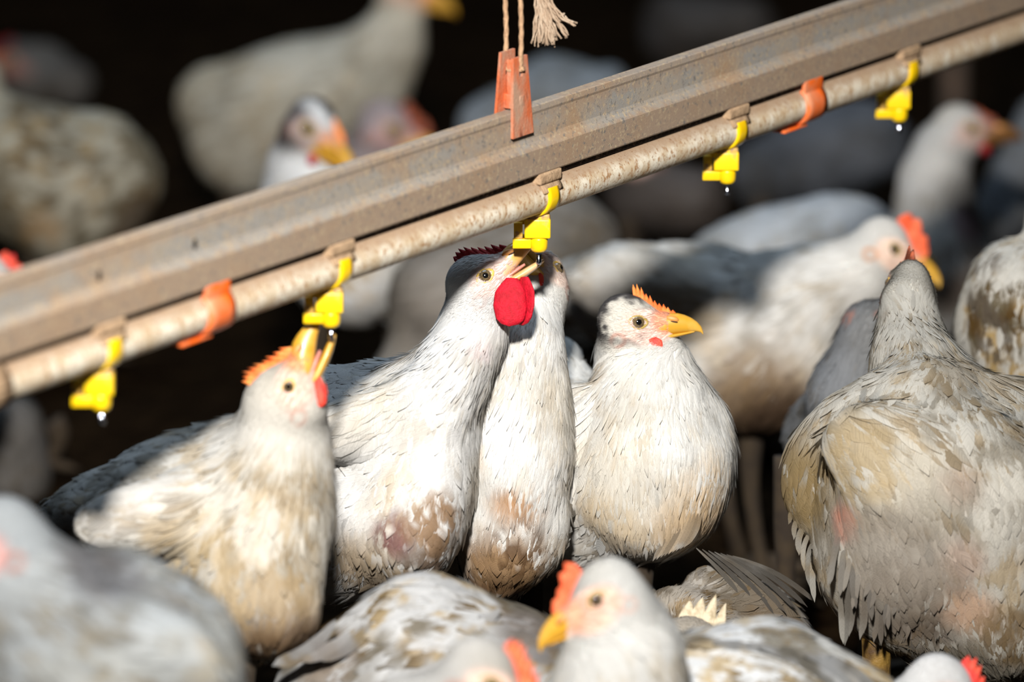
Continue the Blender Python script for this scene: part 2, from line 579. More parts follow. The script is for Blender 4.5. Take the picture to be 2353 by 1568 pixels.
def ring_band(k, w, r0, r1, a0=0, a1=360, seg=40, bulge=0.0):
    V, Fc = [], []
    cols = [(-w / 2, r0), (-w / 2, r1), (-w / 4, r1 + bulge), (w / 4, r1 + bulge), (w / 2, r1), (w / 2, r0)]
    for i in range(seg + 1):
        a = math.radians(a0 + (a1 - a0) * i / seg)
        for u, r in cols:
            V.append(line_pt(k + u / SP, r * math.cos(a), r * math.sin(a)))
    n = len(cols)
    for i in range(seg):
        for j in range(n):
            x, y = i * n + j, i * n + (j + 1) % n
            Fc.append((x, x + n, y + n, y))
    Fc.append(tuple(range(n)))
    Fc.append(tuple(range(seg * n, seg * n + n))[::-1])
    return V, Fc


def along_box(k, n, z, su, sn, sz, bev=0.0008):
    v, f = bevel_box(0, 0, 0, su, sn, sz, bev)
    c = line_pt(k, n, z)
    return [tuple(c + U3 * p[0] + N3 * p[1] + Z3 * p[2]) for p in v], f


v1 = ring_band(-2.53, 0.050, PR - 0.0005, PR + 0.0028)
mesh_obj('pipe_coupling', *v1, M['dust'], pipe, line_pt(0))


def nipple(k, label):
    base = line_pt(k)
    t = thing('nipple_drinker', label, 'drinker', base, 'yellow nipple drinkers along the water pipe')
    org = base

    def L(vf):
        v, f = vf
        return [tuple(np.array(p) + base - Z3 * 0.0393) for p in v], f
    # saddle that bridges the slot, dusty
    mesh_obj('saddle', *merge([along_box(k, 0.0012, 0.0138, 0.026, 0.0200, 0.0080, 0.0018),
                               ring_band(k, 0.022, PR - 0.0004, PR + 0.0014, 18, 162)]), M['dust'], t, org)
    mesh_obj('strap', *merge([ring_band(k, 0.0125, PR - 0.0004, PR + 0.0014, -92, 30, 24, 0.0003),
                              ring_band(k, 0.0125, PR - 0.0004, PR + 0.0014, 150, 272, 24, 0.0003)]), M['yellow_dirty' if False else 'yellow'], t, org)
    blk = merge([L(bevel_box(-0.0003, 0, 0.0170, 0.0176, 0.0150, 0.0135, 0.0012)),
                 L(bevel_box(0.0012, -0.0005, 0.0238, 0.0135, 0.0120, 0.0060, 0.0010))])
    mesh_obj('clamp_block', *blk, M['yellow_clamp'], t, org)
    noz = L(lathe([(0.0001, -0.0001), (0.0034, 0.0), (0.0050, 0.0009), (0.0058, 0.0026), (0.0060, 0.0045), (0.0061, 0.0092),
                   (0.0059, 0.0100), (0.0052, 0.0104)], 28, (0.0006, -0.0018, 0)))
    nz = mesh_obj('nozzle', *noz, M['yellow'], t, org)
    mesh_obj('lock_lever', *L(bevel_box(-0.0108, -0.0040, 0.0064, 0.0125, 0.0042, 0.0066, 0.0006)), M['yellow'], t, org)
    mesh_obj('lever_post', *merge([L(bevel_box(-0.0133, -0.0030, 0.0153, 0.0060, 0.0050, 0.0112, 0.0006)),
                                   L(bevel_box(-0.0105, 0.0000, 0.0205, 0.0100, 0.0050, 0.0030, 0.0006))]), M['yellow_dirty'], t, org)
    mesh_obj('collar', *L(lathe([(0.0030, -0.0010), (0.0030, 0.0006)], 20, (0.0006, -0.0018, 0))), M['steel_dark'], t, org)
    mesh_obj('pin', *L(lathe([(0.0006, -0.0088), (0.0017, -0.0086), (0.0020, -0.0078), (0.0020, -0.0066), (0.0017, -0.0060),
                              (0.0017, 0.0004)], 18, (0.0006, -0.0018, 0))), M['steel'], t, org)
    return t


def grime_gradient():
    """yellow plastic whose top is caked with dust (by the block's own height)"""
    m, nt, b = new_mat('yellow_plastic_caked')
    b.inputs['Roughness'].default_value = 0.4
    tc = nt.nodes.new('ShaderNodeTexCoord')
    sep = nt.nodes.new('ShaderNodeSeparateXYZ')
    nt.links.new(tc.outputs['Object'], sep.inputs[0])
    n = nt.nodes.new('ShaderNodeTexNoise'); n.inputs['Scale'].default_value = 220; n.inputs['Detail'].default_value = 5
    nt.links.new(tc.outputs['Object'], n.inputs['Vector'])
    ma = nt.nodes.new('ShaderNodeMath'); ma.operation = 'MULTIPLY_ADD'
    ma.inputs[1].default_value = 0.030
    nt.links.new(n.outputs['Fac'], ma.inputs[0]); nt.links.new(sep.outputs['Z'], ma.inputs[2])
    mr = nt.nodes.new('ShaderNodeMapRange')
    mr.inputs['From Min'].default_value = -0.0040; mr.inputs['From Max'].default_value = 0.0030
    nt.links.new(ma.outputs[0], mr.inputs['Value'])
    mx = nt.nodes.new('ShaderNodeMix'); mx.data_type = 'RGBA'
    mx.inputs['A'].default_value = (0.86, 0.56, 0.004, 1); mx.inputs['B'].default_value = (0.36, 0.22, 0.11, 1)
    nt.links.new(mr.outputs['Result'], mx.inputs['Factor'])
    nt.links.new(mx.outputs['Result'], b.inputs['Base Color'])
    return m


M['yellow_clamp'] = grime_gradient()
for k, lab in ((0, 'yellow nipple drinker pecked at by the two hens with raised beaks, middle of the pipe'),
               (-1, 'yellow nipple drinker above the raised beak of the orange-combed hen'),
               (-2, 'yellow nipple drinker nearest the left end of the pipe, no hen beneath it'),
               (1, 'yellow nipple drinker hanging free between the rope and the right orange clip'),
               (2, 'yellow nipple drinker hanging free furthest to the right, beyond the right orange clip')):
    nipple(k, lab)


def clip(k, label):
    t = thing('pipe_clip', label, 'clip', line_pt(k), 'orange clips round the water pipe')
    mesh_obj('clip_band', *merge([ring_band(k, 0.026, PR - 0.0004, PR + 0.0018, -100, 60, 30, 0.0004),
                                  ring_band(k, 0.026, PR - 0.0004, PR + 0.0018, 120, 262, 30, 0.0004),
                                  along_box(k, 0.0090, 0.0145, 0.024, 0.0030, 0.0090, 0.0006)]), M['orange'], t, line_pt(k))
    mesh_obj('clip_tab', *along_box(k - 0.075, 0.001, -PR - 0.0022, 0.030, 0.012, 0.0022, 0.0006), M['orange'], t, line_pt(k))


clip(-1.551, 'orange clip round the pipe between the two left nipple drinkers')
clip(1.422, 'orange clip round the pipe between the two right nipple drinkers')

# hanger straddling the rail
HK = -0.125
hg = thing('rail_hanger', 'worn orange plastic hanger straddling the rail, ropes tied through its top', 'hanger', line_pt(HK, 0, 0.0642))


def taper_plate(n, z0, z1, w0, w1, th, lean=0.0, hole=None):
    """plate standing across the pipe's side; the hole is a real opening"""
    V = []
    pts = [(-w0 / 2, z0), (w0 / 2, z0), (w1 / 2, z1), (-w1 / 2, z1)]
    hx, hz, hw, hh = hole
    hp = [(hx - hw, hz - hh), (hx + hw, hz - hh), (hx + hw, hz + hh), (hx - hw, hz + hh)]
    for s in (0, 1):
        for (u, z) in pts + hp:
            nn = n + (th if s else 0) + lean * (z - z0)
            V.append(line_pt(HK + u / SP, nn, z))
    Fc = []
    for i in range(4):
        j = (i + 1) % 4
        Fc.append((i, j, 4 + j, 4 + i))
        Fc.append((8 + i, 12 + i, 12 + j, 8 + j))
        Fc.append((i, 8 + i, 8 + j, j))
        Fc.append((4 + i, 4 + j, 12 + j, 12 + i))
    return V, Fc


mesh_obj('front_plate', *taper_plate(0.0064, 0.0475, 0.1010, 0.024, 0.016, 0.0020, -0.045, (0.000, 0.0915, 0.0020, 0.0040)), M['orange_worn'], hg, line_pt(HK, 0, 0.0642), smooth=False)
mesh_obj('back_plate', *taper_plate(-0.0084, 0.0475, 0.1040, 0.024, 0.016, 0.0020, 0.045, (0.000, 0.0915, 0.0020, 0.0040)), M['orange_worn'], hg, line_pt(HK, 0, 0.0642), smooth=False)
mesh_obj('web', *merge([along_box(HK, 0.0, 0.0700, 0.006, 0.0150, 0.0100, 0.0006),
                        along_box(HK, -0.0, 0.0830, 0.0024, 0.0090, 0.0300, 0.0005)]), M['orange_worn'], hg, line_pt(HK, 0, 0.0642))


def twisted(pts, r, seg=10):
    """a laid rope: the section is lobed and turns as it climbs"""
    pts = np.asarray(pts, float)
    V, Fc = [], []
    tan = unit(np.gradient(pts, axis=0))
    s = unit(np.cross(tan[0], [0.3, 1, 0.1]))
    n = len(pts)
    for i in range(n):
        s = unit(s - np.dot(s, tan[i]) * tan[i])
        b = np.cross(tan[i], s)
        for k in range(seg):
            a = 2 * math.pi * k / seg
            rr = r * (1 + 0.16 * math.cos(3 * (a - i * 0.42)))
            V.append(pts[i] + rr * (math.cos(a) * s + math.sin(a) * b))
    for i in range(n - 1):
        for k in range(seg):
            a, b2 = i * seg + k, i * seg + (k + 1) % seg
            Fc.append((a, b2, b2 + seg, a + seg))
    Fc.append(tuple(range(seg))[::-1])
    Fc.append(tuple(range((n - 1) * seg, n * seg)))
    return V, Fc


hang = thing('hanging_rope', 'thin tan jute rope, two strands rising from the orange hanger', 'rope', line_pt(HK, 0, 0.094))
for (n0, px, nm) in ((0.0058, 1197, 'front_strand'), (-0.0062, 1170, 'rear_strand')):
    a = line_pt(HK, n0, 0.0935)
    dd = 3.81 + (0.006 if n0 < 0 else -0.004)
    b = a + Z3 * 1.15 + R_ * (0.004 if n0 > 0 else -0.006)
    pts = [a + (b - a) * t + np.array([0.0006 * math.sin(80 * t), 0, 0]) for t in np.linspace(0, 1, 620)]
    mesh_obj(nm, *twisted(pts, 0.0016), M['rope'], hang, line_pt(HK, 0, 0.094))
a, b = line_pt(HK, 0.0085, 0.0935), line_pt(HK, -0.0085, 0.0935)
mesh_obj('loop', *twisted([a + (b - a) * t - Z3 * 0.003 * math.sin(math.pi * t) for t in np.linspace(0, 1, 20)], 0.0016), M['rope'], hang, line_pt(HK, 0, 0.094))

# frayed end of the rope
fr = thing('frayed_rope_end', 'frayed grey-tan rope end hanging beside the two rope strands', 'rope', at(1246, -40, 3.80))
org = at(1246, -40, 3.80)
V, Fc = [], []
parts_m = []
ends = []
for i in range(46):
    t = i / 45
    ex = 1224 + 62 * t + random.uniform(-5, 5)
    ey = 104 + random.uniform(-12, 5) - 18 * max(0, t - 0.75) * 4
    ends.append((ex, ey, 0))
ends += [(1304, 84, 6), (1300, 88, 7), (1306, 80, 6), (1322, 60, 14), (1318, 50, 16), (1324, 54, 15), (1312, 56, 14), (1292, 62, 8), (1296, 30, 8), (1300, 46, 9)] * 2
for j, (ex, ey, cur) in enumerate(ends):
    dd = 3.80 + random.uniform(-0.006, 0.006)
    p0 = at(1240 + random.uniform(-12, 14), -45, 3.80 + random.uniform(-0.003, 0.003))
    sp = (ex - 1246) / 60.0
    p1 = at(1240 + 14 * sp + random.uniform(-6, 6), 10, dd)
    p2 = at(1246 + (ex - 1246) * 0.6 + random.uniform(-4, 4), 50 + random.uniform(-8, 8) + (-6 if cur > 10 else 0), dd)
    p3 = at(ex + random.uniform(-3, 3), ey, dd)
    pts = []
    for t in np.linspace(0, 1, 14):
        q = (1 - t) ** 3 * p0 + 3 * (1 - t) ** 2 * t * p1 + 3 * (1 - t) * t * t * p2 + t ** 3 * p3
        q = q + np.array([math.sin(t * 19 + j) * 0.0006, math.cos(t * 17 + j * 2) * 0.0006, math.sin(t * 13 + j * 3) * 0.0003])
        pts.append(q)
    parts_m.append(tube(pts, np.linspace(0.0012, 0.0007, 14) * random.uniform(0.7, 1.25), 6))
mesh_obj('strands', *merge(parts_m), M['fray'], fr, org)
mesh_obj('rope_stub', *twisted([at(1243, -30, 3.80) + Z3 * q for q in np.linspace(1.06, 0, 420)], 0.0042), M['rope'], fr, org)

# dark post far behind
v, f = tube([(at(2190, 300, 5.3)[0], at(2190, 300, 5.3)[1], z) for z in (-0.02, 0.5, 1.0, 1.9)], [0.016, 0.016, 0.0155, 0.0155], 20)
tag(mesh_obj('support_post', v, f, M['post'], origin=(at(2190, 300, 5.3)[0], at(2190, 300, 5.3)[1], 0)), 'slim dark brown post standing behind the hen that looks right', 'post')


# ============================================================ HENS
class Hen:
    """A bird is one smooth blended volume; positions come as (pixel x, pixel y, metres nearer or further than d)."""

    def __init__(self, d, label, tint=(0.80, 0.79, 0.75), vox=0.004, dens=1.0, group=None, seed=0):
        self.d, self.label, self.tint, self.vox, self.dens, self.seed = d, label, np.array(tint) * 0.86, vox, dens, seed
        self.pr = []
        self.head = None
        self.stains = []
        self.group = group
        self.extra = []
        self.clean = False
        self.mott = 0.55
        self.qf = 0.8

    def w(self, p):
        px, py = p[0], p[1]
        dd = p[2] if len(p) > 2 else 0.0
        return at(px, py, self.d + dd)

    def s(self, r, dd=0.0):
        return r * (self.d + dd) / FPX

    def cone(self, p1, r1, p2, r2, region='body', flow=None, k=0.020):
        a, b = self.w(p1), self.w(p2)
        fl = unit(b - a) if flow is None else unit(flow[0] * R_ - flow[1] * U_ + (flow[2] if len(flow) > 2 else 0) * F_)
        self.pr.append(dict(t='c', a=a, b=b, ra=self.s(r1), rb=self.s(r2), region=region, flow=fl, k=k))
        return self

    def ell(self, p, r, ang=0, yaw=0, region='body', flow=(-1, 0.3, 0), k=0.012):
        """r = (along, across, depth) in px; ang turns it in the picture plane, yaw swings its long axis away"""
        c = self.w(p)
        a, y = math.radians(ang), math.radians(yaw)
        ax = (R_ * math.cos(a) + U_ * math.sin(a)) * math.cos(y) + F_ * math.sin(y)
        ay = -R_ * math.sin(a) + U_ * math.cos(a)
        az = np.cross(ax, ay)
        self.pr.append(dict(t='e', c=c, A=np.array([ax, ay, az]), r=np.array([self.s(x) for x in r]), region=region,
                            flow=unit(flow[0] * R_ - flow[1] * U_ + flow[2] * F_), k=k))
        return self

    def stain(self, p, r, col, s=0.8, sc=60.0, th=0.45):  # colour patch: mostly dirt, on some birds also painted shade
        self.stains.append((self.w(p), self.s(r), np.array(col), s, sc, th))
        return self

    def dists(self, P):
        D = []
        for q in self.pr:
            if q['t'] == 'c':
                ab = q['b'] - q['a']
                t = np.clip(((P - q['a']) @ ab) / (ab @ ab + 1e-12), 0, 1)
                dd = np.linalg.norm(P - (q['a'] + t[..., None] * ab), axis=-1) - (q['ra'] + t * (q['rb'] - q['ra']))
            else:
                l = (P - q['c']) @ q['A'].T
                k0 = np.linalg.norm(l / q['r'], axis=-1)
                k1 = np.linalg.norm(l / q['r'] ** 2, axis=-1)
                dd = k0 * (k0 - 1.0) / (k1 + 1e-9)
                dd = np.where(k0 < 1e-3, -q['r'].min(), dd)
            D.append(dd)
        return D

    def sdf(self, P):
        D = self.dists(P)
        out = None
        for dd, q in zip(D, self.pr):
            if out is None:
                out = dd
                continue
            k = q['k']
            h = np.maximum(k - np.abs(out - dd), 0) / k
            out = np.minimum(out, dd) - h * h * k * 0.25
        # gentle unevenness of the coat
        out = out + ((vnoise(P, 26, self.seed + 1) - 0.5) * 0.0075 + (vnoise(P, 70, self.seed + 2) - 0.5) * 0.0022) * self.coatmask(P)
        return out

    def coatmask(self, P):
        if self.head is None:
            return 1.0
        return sstep(0.03, 0.07, np.linalg.norm(P - self.head['c'], axis=-1))

    def grad(self, P, e=0.0008):
        g = np.stack([self.sdf(P + np.array(o)) - self.sdf(P - np.array(o)) for o in ((e, 0, 0), (0, e, 0), (0, 0, e))], -1)
        return unit(g)

    def flow(self, P):
        D = np.stack(self.dists(P), -1)
        wts = np.exp(-(D - D.min(-1, keepdims=True)) / 0.010)
        wts /= wts.sum(-1, keepdims=True)
        fl = wts @ np.stack([q['flow'] for q in self.pr])
        reg = np.array([{'head': 0, 'neck': 1, 'body': 2, 'wing': 3}[q['region']] for q in self.pr])
        return fl, reg[D.argmin(-1)], wts @ reg.astype(float)

    # ---- the head
    def set_head(self, eye, fwd, up=None, sc=1.0, near=True, turn=0.0, roll=0.0, **st):
        """eye = pixel of the eye that shows; fwd = direction of the beak in the picture (x right, y down, depth)"""
        f = unit(fwd[0] * R_ - fwd[1] * U_ + (fwd[2] if len(fwd) > 2 else 0) * F_)
        if st.get('side') is not None:
            q = st['side']
            side = q[0] * R_ - q[1] * U_ + q[2] * F_
            side = unit(side - (side @ f) * f)
            u = np.cross(f, side)
            uh = st['up_hint']
            if u @ (uh[0] * R_ - uh[1] * U_ + uh[2] * F_) < 0:
                u = -u
        elif up is None:
            s = -F_                                    # the side that faces the lens
            s = unit(s - (s @ f) * f)
            sign = 1 if np.cross(s, f)[2] * 0 + np.dot(np.cross(f, s), U_) > 0 else -1
            side = s                                   # towards the lens
            u = np.cross(f, side) * (1)
            if st.get('up_hint') is not None:
                uh = st['up_hint'][0] * R_ - st['up_hint'][1] * U_
                if u @ uh < 0:
                    u = -u
            elif u @ Z3 < 0:
                u = -u
        else:
            u = up[0] * R_ - up[1] * U_ + (up[2] if len(up) > 2 else 0) * F_
            u = unit(u - (u @ f) * f)
            side = np.cross(u, f)
            if side @ F_ > 0 and not st.get('keep_side'):
                side = -side
        g = 0.001 * sc
        e = self.w(eye)
        c = e - side * 13.2 * g * (1 if near else -1)   # centre plane of the head at eye level
        self.head = dict(c=c, f=f, u=u, s=side, g=g, st=st, near=near)

        def H(x, y, z):
            return c + g * (x * f + y * side + z * u)
        self.H = H
        hp = lambda a, ra, b, rb, k: self.pr.append(dict(t='c', a=a, b=b, ra=ra * g, rb=rb * g, region='head', flow=-f, k=k))
        self.pr.append(dict(t='e', c=H(-8, 0, 1.5), A=np.array([unit(f - 0.35 * u), unit(u + 0.35 * f), side]), r=np.array([19.5, 17.0, 13.4]) * g, region='head', flow=-f, k=0.006))
        hp(H(0, 0, -1.5), 12.0, H(17, 0, -0.2), 7.6, 0.006)
        hp(H(-8, 0, -9), 12.5, H(9, 0, -11.0), 5.6, 0.005)
        # cheek bulge and brow
        for sg in (1, -1):
            self.pr.append(dict(t='e', c=H(1, sg * 6.5, 6.2), A=np.array([f, u, side]), r=np.array([9, 3.6, 6.6]) * g, region='head', flow=-f, k=0.004))
            self.pr.append(dict(t='e', c=H(-13, sg * 6, -8), A=np.array([f, u, side]), r=np.array([8, 9, 7.5]) * g, region='head', flow=-f, k=0.005))
        return self

    def neck_from_head(self, chain, region='neck'):
        """chain = [(px,py,dd,r), ...] starting below the skull"""
        h = self.head
        prev = (None)
        a = self.H(-9, 0, -8)
        self.pr.append(dict(t='c', a=a, b=self.w(chain[0]), ra=12.5 * h['g'], rb=self.s(chain[0][3]), region='neck',
                            flow=unit(self.w(chain[0]) - a), k=0.012))
        for p, q in zip(chain[:-1], chain[1:]):
            self.cone(p, p[3], q, q[3], region=region, k=0.018)
        return self

    # ---- colours
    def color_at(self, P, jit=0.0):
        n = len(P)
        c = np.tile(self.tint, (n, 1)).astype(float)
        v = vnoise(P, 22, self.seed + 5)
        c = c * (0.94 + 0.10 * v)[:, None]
        ye = sstep(0.50, 0.75, vnoise(P, 14, self.seed + 9))[:, None] * 0.30
        c = c * (1 - ye) + ye * c * np.array([0.97, 0.86, 0.66])
        far = np.ones(n) if self.head is None else sstep(0.03, 0.075, np.linalg.norm(P - self.head['c'], axis=1))
        m = (sstep(0.46, 0.66, vnoise(P, 30, self.seed + 41) * 0.6 + vnoise(P, 85, self.seed + 42) * 0.4 + 0.5 * jit) * self.mott * far)[:, None]
        c = c * (1 - m) + m * c * np.array([0.52, 0.49, 0.44])
        m = (sstep(0.54, 0.74, vnoise(P, 48, self.seed + 44) * 0.5 + vnoise(P, 130, self.seed + 45) * 0.5 + 0.7 * jit) * self.mott * far)[:, None]
        c = c * (1 - m) + m * c * np.array([0.84, 0.71, 0.53])
        for (q, r, col, s, scl, th) in self.stains:
            dd = np.linalg.norm(P - q, axis=1) / r
            nz = vnoise(P, scl, self.seed + 21) * 0.6 + vnoise(P, scl * 3.1, self.seed + 23) * 0.4
            dd = dd * (1 + 0.5 * jit)
            m = (s * sstep(1.05, 0.45, dd) * sstep(th - 0.06, th + 0.16, nz + jit + (1 - np.clip(dd, 0, 1)) * 0.16))[:, None]
            c = c * (1 - m) + col * m
        if self.head is not None:
            h = self.head
            l = (P - h['c'])
            x, z, y = l @ h['f'] / h['g'], l @ h['u'] / h['g'], np.abs(l @ h['s']) / h['g']
            st = h['st']
            face = np.array(st.get('face', (0.72, 0.48, 0.40)))
            m = sstep(1.15, 0.75, np.sqrt(((x - 5) / 19) ** 2 + ((z + 3.5) / 13.0) ** 2)) * st.get('bare', 0.85) * sstep(0.2, 0.45, vnoise(P, 160, 3) + 0.25)
            c = c * (1 - m[:, None]) + face * m[:, None]
            lore = np.array(st.get('lore', (0.80, 0.30, 0.13)))
            m = sstep(1.1, 0.5, np.sqrt(((x - 19) / 12) ** 2 + ((z - 2) / 13.0) ** 2)) * st.get('lore_s', 0.75)
            c = c * (1 - m[:, None]) + lore * m[:, None]
            ear = np.array(st.get('ear', (0.52, 0.20, 0.13)))
            re = np.sqrt(((x + 13.5) / 5.5) ** 2 + ((z + 12.5) / 5.0) ** 2)
            m = sstep(1.25, 0.9, re) * sstep(0.35, 0.8, re) * st.get('ear_s', 0.6) * sstep(0.25, 0.6, vnoise(P, 260, 4) + 0.2)
            c = c * (1 - m[:, None]) + ear * m[:, None]
            if st.get('crown'):
                cr = np.array(st['crown'])
                rr = np.sqrt(((x + 8) / 20.0) ** 2 + ((z - 1.5) / 17.5) ** 2)
                m = sstep(0.66, 0.92, rr + (vnoise(P, 260, 8) - 0.5) * 0.5) * sstep(6, -1, x) * sstep(-20, -8, z)
                m = m * (np.linalg.norm(P - h['c'], axis=1) < 0.048)
                c = c * (1 - m[:, None]) + cr * m[:, None]
        return np.clip(c, 0.003, 0.86)

    # ---- surface
    def build_surface(self):
        lo = np.array([9.0] * 3)
        hi = -lo
        for q in self.pr:
            if q['t'] == 'c':
                for c_, r in ((q['a'], q['ra']), (q['b'], q['rb'])):
                    lo = np.minimum(lo, c_ - r)
                    hi = np.maximum(hi, c_ + r)
            else:
                r = q['r'].max()
                lo = np.minimum(lo, q['c'] - r)
                hi = np.maximum(hi, q['c'] + r)
        h = self.vox
        lo = lo - 3 * h - 0.004
        hi = hi + 3 * h + 0.004
        ax = [np.arange(lo[i], hi[i], h) for i in range(3)]
        G = np.stack(np.meshgrid(*ax, indexing='ij'), -1)
        S = self.sdf(G.reshape(-1, 3)).reshape(G.shape[:3])
        ins = S < 0
        nx, ny, nz = S.shape
        acc = np.zeros((nx - 1, ny - 1, nz - 1, 3))
        cnt = np.zeros((nx - 1, ny - 1, nz - 1))
        cs = [(i, j, k) for i in (0, 1) for j in (0, 1) for k in (0, 1)]

        def sl(o):
            return tuple(slice(o[a], o[a] + S.shape[a] - 1) for a in range(3))
        for o in cs:
            for a in range(3):
                if o[a] == 0:
                    p = list(o); p[a] = 1
                    v0, v1 = S[sl(o)], S[sl(p)]
                    m = (v0 < 0) != (v1 < 0)
                    t = np.where(m, v0 / (v0 - v1 + 1e-20), 0)
                    pos = np.zeros(acc.shape)
                    for b in range(3):
                        pos[..., b] = o[b]
                    pos[..., a] = t
                    acc += pos * m[..., None]
                    cnt += m
        act = cnt > 0
        idx = -np.ones(act.shape, dtype=np.int64)
        idx[act] = np.arange(act.sum())
        ijk = np.argwhere(act)
        V = lo + (ijk + acc[act] / cnt[act][:, None]) * h
        Q = []
        for a in range(3):
            b, c = (a + 1) % 3, (a + 2) % 3
            s0 = [slice(1, S.shape[x] - 1) for x in range(3)]
            s1 = list(s0)
            s0[a] = slice(0, S.shape[a] - 1)
            s1[a] = slice(1, S.shape[a])
            A, B = ins[tuple(s0)], ins[tuple(s1)]
            e = np.argwhere(A != B)
            if len(e) == 0:
                continue
            sgn = A[tuple(e.T)]
            base = e.copy()
            off = np.ones(3, dtype=int); off[a] = 0
            base = base + off

            def cell(db, dc):
                q = base.copy()
                q[:, b] += db
                q[:, c] += dc
                return idx[tuple(q.T)]
            q4 = np.stack([cell(-1, -1), cell(0, -1), cell(0, 0), cell(-1, 0)], 1)
            q4[~sgn] = q4[~sgn][:, ::-1]
            Q.append(q4)
        Q = np.concatenate(Q)
        Q = Q[(Q >= 0).all(1)]
        for _ in range(2):
            V = V - self.sdf(V)[:, None] * self.grad(V) * 0.9
        return V, Q

    def scatter(self, V, Q, n, wfun=None):
        T = np.concatenate([Q[:, [0, 1, 2]], Q[:, [0, 2, 3]]])
        a, b, c = V[T[:, 0]], V[T[:, 1]], V[T[:, 2]]
        ar = np.linalg.norm(np.cross(b - a, c - a), axis=1) * 0.5
        if wfun is not None:
            ar = ar * wfun((a + b + c) / 3)
        tot = ar.sum()
        if tot < 1e-9 or n <= 0:
            return np.zeros((0, 3))
        i = self.rng.choice(len(T), size=int(n), p=ar / tot)
        u, v = self.rng.random(int(n)), self.rng.random(int(n))
        m = u + v > 1
        u[m], v[m] = 1 - u[m], 1 - v[m]
        return a[i] + u[:, None] * (b[i] - a[i]) + v[:, None] * (c[i] - a[i])

    def feathers(self, P, L, W, lift, seg, jit=0.2, curl=0.0, cols=3, base=0.0004):
        n = len(P)
        if n == 0:
            return None
        Nn = self.grad(P)
        fl, reg, _ = self.flow(P)
        fl = fl + self.rng.normal(0, jit, (n, 3))
        # clumping: neighbouring feathers lean the same way
        fl = fl + np.stack([vnoise(P, 45, s) - 0.5 for s in (31, 32, 33)], -1) * jit * 2.6
        T = unit(fl - (fl * Nn).sum(1, keepdims=True) * Nn)
        Sd = np.cross(Nn, T)
        ts = np.linspace(0, 1, seg + 1)
        prof = np.interp(ts, [0, 0.18, 0.45, 0.7, 0.88, 1.0], [0.35, 0.8, 1.0, 0.93, 0.6, 0.04])
        low = sstep(self.zq[1], self.zq[0], P[:, 2])
        lv = lift * self.rng.uniform(0.35, 1.4, n) * (1 + (1.0 if seg == 5 else 2.2) * low) * np.where(self.rng.random(n) < 0.07, {2: 2.0, 4: 3.6, 5: 2.6}[seg], 1.0)
        W = W * (1 - 0.45 * low)
        cur = P.copy()
        rows = []
        cen = [P]
        step = L / seg
        Tc = T
        for j in range(seg):
            cur = cur + Tc * step[:, None]
            d_ = self.sdf(cur)
            g_ = self.grad(cur, 0.0012) if (j % 2 == 0 or seg <= 3) else g_
            cur = cur - (np.clip(d_ - base, -0.03, 0.006))[:, None] * g_
            Tc = unit(Tc - (Tc * g_).sum(1, keepdims=True) * g_)
            cen.append(cur)
        for j in range(seg + 1):
            nrm = Nn if j == 0 else unit(Nn * (1 - ts[j]) + g_ * ts[j])
            c_ = cen[j] + nrm * (base + lv * ts[j] ** 1.4)[:, None]
            wj = (W * prof[j] * 0.5)[:, None]
            if cols == 3:
                rows.append(np.stack([c_ - Sd * wj - nrm * (0.16 * wj), c_ + nrm * (0.05 * wj), c_ + Sd * wj - nrm * (0.16 * wj)], 1))
            else:
                rows.append(np.stack([c_ - Sd * wj, c_ + Sd * wj], 1))
        Vv = np.stack(rows, 1)                        # n, seg+1, cols, 3
        nv = (seg + 1) * cols
        uvx = np.array([-0.5, 0, 0.5]) if cols == 3 else np.array([-0.1, 0.1])
        ph = self.rng.random(n) * 37
        UV = np.zeros((n, seg + 1, cols, 2))
        UV[..., 0] = uvx[None, None, :]
        UV[..., 1] = ts[None, :, None] + ph[:, None, None]
        q = []
        for j in range(seg):
            for c_ in range(cols - 1):
                a = j * cols + c_
                q.append((a, a + cols, a + cols + 1, a + 1))
        q = np.array(q)
        Qf = (np.arange(n)[:, None, None] * nv + q[None]).reshape(-1, 4)
        rnd = self.rng.uniform(0.91, 1.06, n) * np.where(self.rng.random(n) < 0.05, 0.84, 1.0)
        jt = self.rng.normal(0, 0.13, n)
        tipw = np.repeat(ts, cols)
        C = self.color_at(Vv.reshape(-1, 3), (jt[:, None] + (tipw - 0.5)[None] * 0.10).ravel()).reshape(n, nv, 3) * rnd[:, None, None]
        # stained tips
        ND = np.repeat(Nn[:, None, :], seg + 1, 1) * (1 - ts)[None, :, None] + g_[:, None, :] * ts[None, :, None]
        ND = np.repeat(ND[:, :, None, :], cols, 2)
        side = np.linspace(-1, 1, cols)
        ND = ND + Sd[:, None, None, :] * side[None, None, :, None] * 0.22 - T[:, None, None, :] * 0.10
        return Vv.reshape(-1, 3), Qf, C.reshape(-1, 3), UV.reshape(-1, 2), unit(ND.reshape(-1, 3))

    # ---- everything
    def build(self, legs=None, feather=True, eyes=(1, -1)):
        self.rng = np.random.default_rng(100 + self.seed)
        V, Q = self.build_surface()
        self.zq = np.percentile(V[:, 2], (4, 24))
        body_pts = np.array([q['a'] if q['t'] == 'c' else q['c'] for q in self.pr if q['region'] == 'body'])
        cen = body_pts.mean(0) if len(body_pts) else V.mean(0)
        self.base = np.array([cen[0], cen[1], 0.0])
        root = thing('hen', self.label, 'hen', self.base, self.group)
        self.root = root
        if V[:, 2].min() < 0.0:
            print('LOW', self.label, V[:, 2].min())
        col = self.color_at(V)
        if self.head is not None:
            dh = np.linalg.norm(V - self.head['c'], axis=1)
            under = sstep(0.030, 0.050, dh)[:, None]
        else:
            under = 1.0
        col = col * (1 - 0.12 * under)
